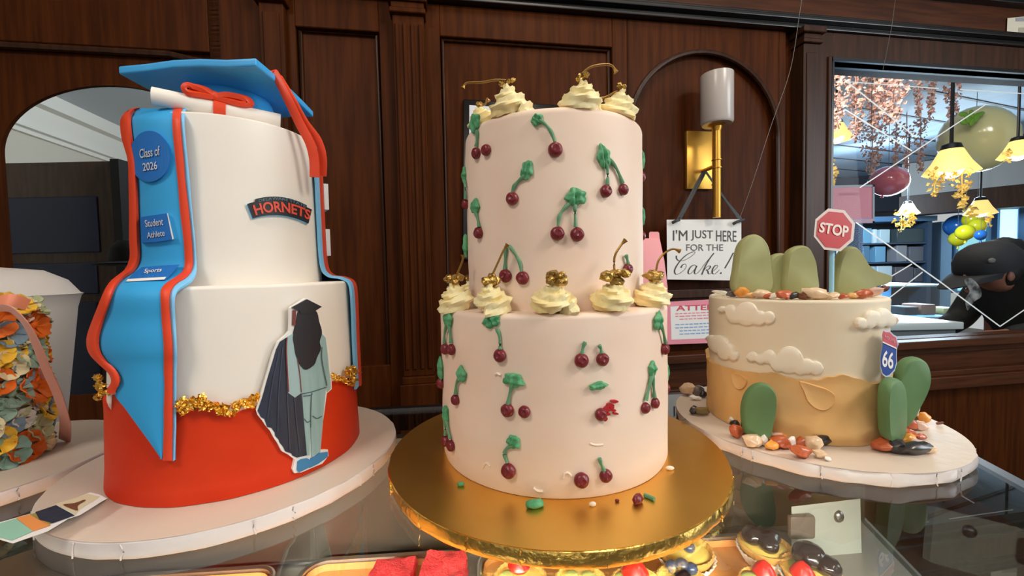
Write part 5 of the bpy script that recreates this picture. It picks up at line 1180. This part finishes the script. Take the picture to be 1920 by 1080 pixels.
solo('leaf_spray', bm, mat('bright_leaf', (120, 176, 52), 0.5), 'bright green leaf spray on top of the pale yellow balloon', 'leaves')
balloon(1666, 340, 30, 27, 3.9, PB, 'round pink balloon under the dusty garlands', None, .4, True)
BB = mat('blue_balloon', (48, 120, 206), 0.2); YY = mat('yellow_balloon', (232, 222, 40), 0.2)
for px, py, r, m, lb in ((1796, 424, 20, BB, 'large blue balloon beside the pale post'), (1824, 412, 15, YY, 'topmost yellow balloon of the bunch at the window'), (1832, 424, 13, YY, 'rightmost yellow balloon of the bunch at the window'), (1810, 436, 14, YY, 'middle yellow balloon of the bunch at the window'), (1796, 448, 13, YY, 'lowest yellow balloon of the bunch at the window'), (1839, 441, 9, BB, 'small blue balloon in front of the green lit window')):
    balloon(px, py, r, r * 1.05, {1796424: 5.7, 1824412: 5.25, 1832424: 4.95, 1810436: 4.68, 1796448: 5.15, 1839441: 4.4}[px * 1000 + py], m, lb, 'balloon bunch at the shop window', 0, True)
# pink sheet in a clear sleeve
ps = thing('sleeved_sheet', 'pink paper sheet in a clear sleeve behind the stop sign', 'paper', at_y(1595, 420, 1.72))
sheet('paper', [(1551, 352), (1636, 350), (1636, 410), (1551, 412)], y_surf(1.72), 0.0, -0.004, mat('rose_paper', (206, 116, 128), 0.5), ps)
sheet('sleeve_edge', [(1547, 348), (1640, 346), (1640, 350), (1547, 352)], y_surf(1.72), 0.002, -0.005, GREYP, ps); sheet('sleeve_edge', [(1636, 346), (1640, 346), (1640, 418), (1636, 418)], y_surf(1.72), 0.002, -0.005, GREYP, ps)
sheet('sleeve_edge', [(1547, 412), (1640, 411), (1640, 418), (1547, 420)], y_surf(1.72), 0.002, -0.005, mat('rose_edge', (190, 150, 160), 0.5), ps)
sheet('print', [(1572, 362), (1610, 361), (1610, 366), (1572, 367)], y_surf(1.72), 0.001, -0.001, mat('rose_print', (180, 84, 100), 0.5), ps)
for x in (1556, 1632):
    bm = NB(); a = at_y(x, 350, 1.722); tube(bm, [a, Vector((a.x, a.y, 1.499))], 0.0012, 5); obj('hanging_wire', bm, THR, ps)
# bookcase
BCY = 5.7; BCM = mat('blue_grey_wood', (62, 84, 110), 0.5); BCB = mat('bookcase_back', (30, 44, 62), 0.6)
bk = thing('bookcase', 'blue grey open bookcase with boxes at the back of the shop', 'bookcase', (at_y(1680, 540, BCY).x, BCY, FLOOR))
a, b = at_y(1608, 545, BCY), at_y(1748, 414, BCY)
bm = NB(); box(bm, a.x, b.x, BCY + 0.26, BCY + 0.28, FLOOR, b.z); obj('back', bm, BCB, bk, False)
for x in (a.x, b.x - 0.06): bm = NB(); box(bm, x, x + 0.06, BCY, BCY + 0.26, FLOOR, b.z); obj('side_panel', bm, BCM, bk, False)
bm = NB(); box(bm, a.x - .04, b.x + .04, BCY - 0.03, BCY + 0.28, b.z, b.z + 0.07); obj('cornice', bm, mat('pale_blue_wood', (96, 140, 184), 0.5), bk, False)
SHZ = []
for y in (455, 491, 530): z = at_y(1680, y, BCY).z; SHZ.append(z); bm = NB(); box(bm, a.x + .06, b.x - .06, BCY + .01, BCY + .26, z - .02, z); obj('shelf', bm, BCM, bk, False)
KB = [(1617, 1634, 428, 0, (120, 176, 206), 'pale blue box'), (1636, 1644, 430, 0, (222, 240, 246), 'white box'), (1648, 1668, 430, 0, (200, 226, 236), 'white box'), (1680, 1736, 428, 0, (70, 84, 88), 'dark round tin'), (1616, 1630, 460, 1, (90, 130, 160), 'blue box'), (1640, 1660, 462, 1, (120, 176, 210), 'sky blue box'), (1680, 1700, 460, 1, (150, 152, 160), 'grey figurine box'), (1704, 1732, 462, 1, (110, 112, 122), 'framed grey card'),
      (1616, 1640, 494, 2, (190, 214, 226), 'white carton'), (1644, 1672, 496, 2, (204, 224, 234), 'white gift box'), (1678, 1712, 500, 2, (100, 96, 104), 'brown grey crate'), (1714, 1734, 502, 2, (84, 86, 96), 'dark crate')]
RW = ('top', 'middle', 'bottom'); BX0, BX1 = a.x + .066, b.x - .066
for i, (x0, x1, y, sidx, col, nm) in enumerate(KB):
    p0, p1 = at_y(x0, 500, BCY + .05), at_y(x1, y, BCY + .05); z0 = SHZ[sidx]; bm = NB(); x0_, x1_ = max(p0.x, BX0), min(p1.x, BX1); box(bm, x0_, x1_, BCY + .04, BCY + .2, z0 + .0005, min(max(p1.z, z0 + .08), z0 + .235)); bevel(bm, .006, 1)
    pos = ['far left', 'centre left', 'centre right', 'far right'][i % 4]
    solo('storage_box', bm, mat('box_%d' % i, col, .5), '%s at the %s of the %s bookcase shelf' % (nm, pos, RW[sidx]), 'box', 'boxes on the bookcase')
# far display case and white counter
FY_ = 3.3; a, b = at_y(1655, 602, FY_), at_y(1796, 536, FY_); fd = thing('display_case', 'far pastry display case lit pale blue in the mirror', 'display case', ((a.x + b.x) / 2, FY_, FLOOR))
LITB = mat('pale_blue_lit', (150, 206, 236), 0.4); bm = NB(); z0 = at_y(1700, 574, FY_).z
box(bm, a.x, b.x, FY_, FY_ + .6, FLOOR, z0 - .12); obj('cabinet', bm, mat('navy_cabinet', (24, 34, 54), 0.35), fd, False)
bm = NB(); box(bm, a.x, b.x, FY_, FY_ + .6, z0 - .12, z0 - .09); obj('shelf', bm, LITB, fd, False)
bm = NB(); box(bm, a.x, b.x, FY_ - .002, FY_ + .006, z0 - .09, b.z); obj('front_glass', bm, GLASST, fd, False)
bm = NB(); box(bm, a.x, b.x, FY_ - .01, FY_ + .62, b.z, b.z + .012); obj('top_edge', bm, LITB, fd, False)
bm = NB(); box(bm, a.x, b.x, FY_ + .58, FY_ + .6, z0 - .09, b.z); obj('back_panel', bm, mat('case_blue', (110, 170, 214), .5), fd, False)
area('far_case_light', ((a.x + b.x) / 2, FY_ + .3, b.z - .012), ((a.x + b.x) / 2, FY_ + .3, z0 - .09), 0.45, 5, (0.62, 0.86, 1.0))
for i, (px, w, h, col, lb) in enumerate(((1693, 26, 16, (52, 40, 42), 'dark chocolate cake in the far display case'), (1724, 28, 20, (150, 100, 84), 'brown pastry box in the middle of the far display case'), (1768, 34, 12, (214, 206, 150), 'pale yellow pastry tray at the right of the far display case'))):
    p = at_y(px, 572, FY_ + .2); r = w * (FY_ + .2) / F / 2; bm = NB(); box(bm, p.x - r, p.x + r, FY_ + .12, FY_ + .3, z0 - .0895, z0 - .0895 + h * FY_ / F); bevel(bm, .01, 2); solo('pastry', bm, mat('far_pastry_%d' % i, col, .5), lb, 'pastry')
a, b = at_y(1652, 632, 1.98), at_y(1808, 604, 1.98); bm = NB(); box(bm, a.x, b.x, 1.98, 2.45, b.z - .035, b.z); 
wc = thing('counter', 'white topped counter just beyond the mirror ledge', 'counter', ((a.x + b.x) / 2, 2.2, FLOOR)); obj('counter_top', bevel(bm, .004, 2), mat('white_counter', (216, 220, 216), .3), wc)
bm = NB(); box(bm, a.x + .02, b.x - .02, 2.0, 2.43, FLOOR, b.z - .035); obj('cabinet', bm, mat('counter_body', (120, 124, 122), .5), wc, False)
# ---- person in the mirror
SKIN = mat('skin', (150, 96, 76), 0.5, sss=0.1); BLK = mat('black_cloth', (13, 13, 16), 0.8); HAIR = mat('black_hair', (16, 14, 14), 0.6)
PY = 2.0; hd = at_y(1876, 512, PY)
def skin_body(name, V, E, m, parent=None, lv=2):
    me = bpy.data.meshes.new(name); me.from_pydata([v[:3] for v in V], E, []); o = bpy.data.objects.new(name, me); COL.objects.link(o)
    sk = o.modifiers.new('skin', 'SKIN'); sk.use_smooth_shade = True
    for i, v in enumerate(V): me.skin_vertices[0].data[i].radius = (v[3], v[4] if len(v) > 4 else v[3])
    me.skin_vertices[0].data[0].use_root = True
    ss = o.modifiers.new('sub', 'SUBSURF'); ss.levels = lv; ss.render_levels = lv
    dg = bpy.context.evaluated_depsgraph_get(); dg.update(); m2 = bpy.data.meshes.new_from_object(o.evaluated_get(dg)); o.modifiers.clear(); o.data = m2; bpy.data.meshes.remove(me)
    for p in m2.polygons: p.use_smooth = True
    m2.materials.clear(); m2.materials.append(m)
    if parent:
        m2.transform(Matrix.Translation(-wloc(parent))); o.parent = parent
    return o
hx, hy, hz = hd
pe = thing('person', 'person in a black cap and black top, head bent down, in the mirror at right', 'person', (hx + 0.2, hy + 0.06, FLOOR))
# pelvis, spine, neck, head, arms, legs (one surface)
bx, by = hx + 0.22, hy + 0.06
V = [(bx, by, -0.28, .13, .11), (bx - .02, by, -0.10, .13, .11), (bx - .05, by, .03, .14, .12), (bx - .10, by, .085, .07, .07), (hx + .05, by, hz - .055, .058, .055), (hx + .01, hy + .06, hz - .01, .085, .075), (hx, hy + .06, hz + .04, .088, .080),
     (bx - .05, by - .15, .05, .062), (bx - .13, by - .20, -.16, .050), (bx - .30, by - .14, -.20, .040), (bx - .37, by - .11, -.20, .034),
     (bx - .05, by + .15, .05, .062), (bx - .13, by + .20, -.16, .050), (bx - .30, by + .14, -.20, .040), (bx - .37, by + .11, -.20, .034),
     (bx, by - .09, -.36, .09), (bx - .02, by - .10, -.70, .065), (bx, by - .10, -1.06, .045), (bx - .11, by - .11, -1.11, .035),
     (bx, by + .09, -.36, .09), (bx - .02, by + .10, -.70, .065), (bx, by + .10, -1.06, .045), (bx - .11, by + .11, -1.11, .035)]
E_ = [(0, 1), (1, 2), (2, 3), (3, 4), (4, 5), (5, 6), (2, 7), (7, 8), (8, 9), (9, 10), (2, 11), (11, 12), (12, 13), (13, 14), (0, 15), (15, 16), (16, 17), (17, 18), (0, 19), (19, 20), (20, 21), (21, 22)]
skin_body('body', V, E_, SKIN, pe)
grow = lambda v, k: v[:3] + tuple(r + k for r in v[3:])
skin_body('black_top', [grow(V[0], .012), grow(V[1], .016), grow(V[2], .02), grow((bx - .085, by, .10, .085, .085), 0), grow(V[7], .014), grow(V[8], .014), grow(V[9], .012), grow(V[11], .014), grow(V[12], .014), grow(V[13], .012)], [(0, 1), (1, 2), (2, 3), (2, 4), (4, 5), (5, 6), (2, 7), (7, 8), (8, 9)], BLK, pe)
skin_body('trousers', [grow(V[0], .010), grow(V[15], .012), grow(V[16], .012), grow(V[17], .016), grow(V[19], .012), grow(V[20], .012), grow(V[21], .016)], [(0, 1), (1, 2), (2, 3), (0, 4), (4, 5), (5, 6)], BLK, pe, 1)
fx = hx - .085
bm = NB(); ball(bm, (fx - .008, hy + .06, hz - .012), .017, 1.3, .7, 1.0); ball(bm, (fx + .004, hy + .06, hz - .052), .016, .7, 1.3, .45); ball(bm, (fx + .012, hy + .06, hz - .085), .022, 1, 1.2, .8); obj('face', bm, SKIN, pe)
bm = NB()
for s in (-1, 1): ball(bm, (fx + .012, hy + .06 + s * .03, hz + .008), .008, .7, 1.3, .5)
obj('eyes', bm, BLACKP, pe)
for s in (-1, 1): bm = NB(); ball(bm, (hx + .03, hy + .06 + s * .078, hz - .012), .026, .7, .35, 1.1); obj('ear', bm, SKIN, pe)
bm = NB(); ball(bm, (hx + .055, hy + .06, hz + .01), .098, .85, .92, .95, None, 3, .05, 3); ball(bm, (hx + .085, hy + .06, hz + .125), .065, 1.3, 1, .8, None, 3, .15, 2); obj('hair', bm, HAIR, pe)
CAPM = mat('black_cap', (24, 25, 30), 0.75)
bm = NB(); R3 = Matrix.Rotation(-0.30, 3, 'Y')
lathe(bm, [(.128, 0), (.130, .02), (.124, .06), (.098, .105), (.055, .13), (.015, .138), (0, .138)], 0, 0, 40)
n = 24; rows = []
for k in range(n + 1):
    a = PI - 1.15 + 2.3 * k / n; rows.append([Vector((.124 * math.cos(a), .124 * math.sin(a), .004)), Vector((.165 * math.cos(a) - .03 * (1 - ((k / n - .5) * 2) ** 2), .125 * math.sin(a), -.002)), Vector((.18 * math.cos(a) - .075 * (1 - ((k / n - .5) * 2) ** 2), .118 * math.sin(a), -.022))])
vr = [[bm.verts.new(p) for p in r] for r in rows]; vr2 = [[bm.verts.new(p + Vector((0, 0, -.005))) for p in r] for r in rows]
for G, fl in ((vr, 0), (vr2, 1)):
    for a_, b_ in zip(G[:-1], G[1:]):
        for j in range(2): bm.faces.new((a_[j], a_[j + 1], b_[j + 1], b_[j]))
for i in range(n): bm.faces.new((vr[i][2], vr[i + 1][2], vr2[i + 1][2], vr2[i][2]))
for v in bm.verts: v.co = R3 @ v.co + Vector((hx + .015, hy + .06, hz + .022))
o = obj('cap', bm, CAPM, pe)
bm = NB(); p = at_y(1812, 494, hy - .02); ball(bm, Vector((hx - .085, hy - .035, hz + .062)), .016, 1.2, .4, .8); obj('cap_badge', bm, mat('pale_badge', (110, 104, 98), .6), o)
bm = NB(); slab(bm, c2([(1808, 526), (1822, 522), (1838, 540), (1840, 556), (1826, 566), (1814, 582), (1810, 560), (1818, 546)], 3), y_surf(hy - .10), 0.004, -.006); obj('scarf', bm, mat('patterned_scarf', (176, 170, 164), .7, col2=(50, 48, 50), scale=26), pe)

# ================================================================== PASTRIES INSIDE THE CASE
SZ = -0.158; PARCH = mat('tan_parchment', (228, 160, 90), .6); TRAYM = mat('tray_steel', (206, 204, 200), .3, 1.0)
def tray(bx_, by_, w, d, yaw, label):
    """bx_, by_ is the middle of the far edge"""
    ca, sa = math.cos(yaw), math.sin(yaw)
    L = lambda x, y, z: Vector((bx_ + x * ca - y * sa, by_ + x * sa + y * ca, z))
    t = thing('pastry_tray', label, 'tray', L(0, -d / 2, SZ + .0003), 'pastry trays in the case'); r0 = 0.02
    def rr(k, z, seg=6):
        pts = []
        for cx_, cy_, a0 in ((w / 2 - r0, -r0, 0), (-w / 2 + r0, -r0, PI / 2), (-w / 2 + r0, -d + r0, PI), (w / 2 - r0, -d + r0, 1.5 * PI)):
            for q in range(seg + 1): a = a0 + PI / 2 * q / seg; pts.append(L(cx_ + (r0 + k) * math.cos(a), cy_ + (r0 + k) * math.sin(a), z))
        return pts
    bm = NB(); rings = [[bm.verts.new(p) for p in rr(k, SZ + z)] for k, z in ((-.006, .0006), (-.002, .0010), (0, .011), (.0025, .0125), (.0045, .0118), (.0045, .0095))]
    for a, b in zip(rings[:-1], rings[1:]):
        for i in range(len(a)): bm.faces.new((a[i], a[(i + 1) % len(a)], b[(i + 1) % len(a)], b[i]))
    bm.faces.new(rings[0]); obj('pan', bm, TRAYM, t)
    bm = NB(); rg = [[bm.verts.new(p) for p in rr(k, SZ + z)] for k, z in ((-.012, .0014), (-.0035, .0018), (-.0022, .0085))]
    for a, b in zip(rg[:-1], rg[1:]):
        for i in range(len(a)): bm.faces.new((a[i], a[(i + 1) % len(a)], b[(i + 1) % len(a)], b[i]))
    bm.faces.new(rg[0]); obj('liner', bm, PARCH, t); return L
YW = 0.06
LA = tray(-0.143, 0.438, 0.166, 0.26, YW, 'steel tray lined with tan paper holding the red velvet cake pieces')
LB = tray(-0.342, 0.420, 0.170, 0.26, YW, 'steel tray lined with tan paper at the lower left, left of the red velvet tray')
LC = tray(0.117, 0.452, 0.314, 0.28, YW, 'steel tray lined with tan paper holding the fruit tarts')
RV = mat('red_velvet', (224, 50, 56), .8, col2=(240, 78, 78), scale=260, bump=.6, bscale=500)
for (x0, x1, y, yb, lb) in ((706, 780, 1047, .425, 'left crumbly red velvet cake piece on the tan lined tray'), (801, 876, 1034, .430, 'right crumbly red velvet cake piece, nearest the gold board')):
    zt = SZ + .030; a, b = at_z(x0, y + 3, zt), at_z(x1, y, zt); bm = NB()
    quadbox(bm, [(a.x, a.y - .055, SZ + .0022), (b.x, b.y - .055, SZ + .0022), (b.x, b.y, SZ + .0022), (a.x, a.y, SZ + .0022), (a.x, a.y - .055, zt), (b.x, b.y - .055, zt), (b.x, b.y, zt), (a.x, a.y, zt)])
    bmesh.ops.subdivide_edges(bm, edges=bm.edges[:], cuts=9, use_grid_fill=True)
    for v in bm.verts: v.co += Vector((noise.noise(v.co * 160), noise.noise(v.co * 160 + Vector((5, 0, 0))), noise.noise(v.co * 160 + Vector((0, 9, 0))))) * .0026
    zm = min(v.co.z for v in bm.verts); bmesh.ops.translate(bm, vec=(0, 0, SZ + .0022 - zm), verts=bm.verts)
    solo('red_velvet_piece', bm, RV, lb, 'cake piece', 'red velvet pieces')
CUSP = mat('custard', (250, 214, 110), .25, coat=.4); CRUST = mat('tart_crust', (226, 172, 92), .6); PCUP = mat('paper_cup', (246, 242, 232), .6); BLUEB = mat('blueberry', (62, 72, 100), .3, coat=.3); BLACKB = mat('blackberry', (34, 20, 24), .2, coat=.5); STRAW = mat('strawberry', (214, 36, 30), .3, coat=.4); KIWI = mat('kiwi', (190, 196, 110), .4)
def tart(px, py, r, fruit, label, seed):
    zt = SZ + .020; c = at_z(px, py, zt); R = r * c.y / F; rnd = random.Random(seed); z0 = SZ + .0021
    t = thing('fruit_tart', label, 'tart', (c.x, c.y, z0), 'fruit tarts in the case')
    fl = lambda k: (lambda rr, z, a: (rr * (1 + k * math.cos(28 * a)), z))
    bm = NB(); lathe(bm, [(R * .72, z0), (R * .98, z0 + .014), (R * .96, z0 + .014), (R * .70, z0 + .0006), (0, z0 + .0006)], c.x, c.y, 112, fl(.03)); obj('paper_cup', bm, PCUP, t)
    bm = NB(); lathe(bm, [(0, z0 + .0008), (R * .68, z0 + .001), (R * .90, zt - .001), (R * .93, zt + .001), (R * .86, zt + .002), (R * .82, zt - .003), (0, zt - .004)], c.x, c.y, 96, fl(.018)); obj('crust', bm, CRUST, t)
    bm = NB(); lathe(bm, [(R * .83, zt - .0028), (R * .7, zt - .0005), (R * .3, zt + .0012), (0, zt + .0016)], c.x, c.y, 40); obj('custard', bm, CUSP, t)
    for kind, dx, dy, rr in fruit:
        f = c + Vector((dx * R, dy * R, .001)); q = rr * R; bm = NB()
        if kind == 'B':
            ball(bm, f + Vector((0, 0, q * .6)), q, 1, 1, .9); ball(bm, f + Vector((q * .1, -q * .2, q * 1.48)), q * .3, 1, 1, .3); obj('blueberry', bm, BLUEB, t)
        elif kind == 'K':
            ball(bm, f + Vector((0, 0, q * .45)), q * 1.05, 1, 1, .8, None, 4, .10, 1.6, seed + dx * 5)
            obj('blackberry', bm, BLACKB, t)
        elif kind == 'S':
            lathe(bm, [(0, 0), (q * .8, 0.0), (q * .95, q * .3), (q * .6, q * .9), (0, q * 1.4)], f.x, f.y, 20)
            for v in bm.verts: v.co.z += f.z
            obj('strawberry', bm, STRAW, t)
        else: ball(bm, f, q, 1, 1, .3); obj('kiwi_slice', bm, KIWI, t)
tart(1284, 1030, 56, (('B', -.1, .15, .26), ('B', .22, .38, .24), ('B', .1, -.12, .2)), 'blueberry custard tart half under the right rim of the gold board', 1)
tart(1280, 1090, 52, (('B', -.2, .5, .26), ('B', .2, .55, .28), ('B', .5, .4, .24), ('K', 0, 0, .3)), 'blueberry tart at the bottom edge, in front of the half hidden blueberry one', 2)
tart(1434, 1022, 50, (('K', -.3, .25, .40), ('K', .22, .2, .42), ('K', -.02, -.25, .34)), 'blackberry tart in front of the white laminate panel', 3)
tart(1520, 1070, 56, (('K', .2, .35, .52), ('K', .5, -.1, .4), ('S', -.5, -.3, .4), ('V', -.3, .2, .3)), 'tart with one large dark berry at the bottom edge, right of the others', 4)
tart(975, 1084, 56, (('S', -.02, .42, .42), ('V', -.45, .1, .25)), 'strawberry tart left of centre under the front rim of the gold board', 5)
tart(1090, 1092, 56, (('V', .3, .2, .3), ('V', -.3, .3, .26)), 'plain custard tart under the middle of the gold board rim', 6)
tart(1196, 1096, 54, (('S', .0, .35, .52), ('V', -.5, .3, .26)), 'strawberry tart right of centre under the front rim of the gold board', 7)
tart(1430, 1092, 44, (('S', .3, .4, .5), ('V', -.4, .2, .4)), 'strawberry tart at the bottom edge before the blackberry tart', 8)
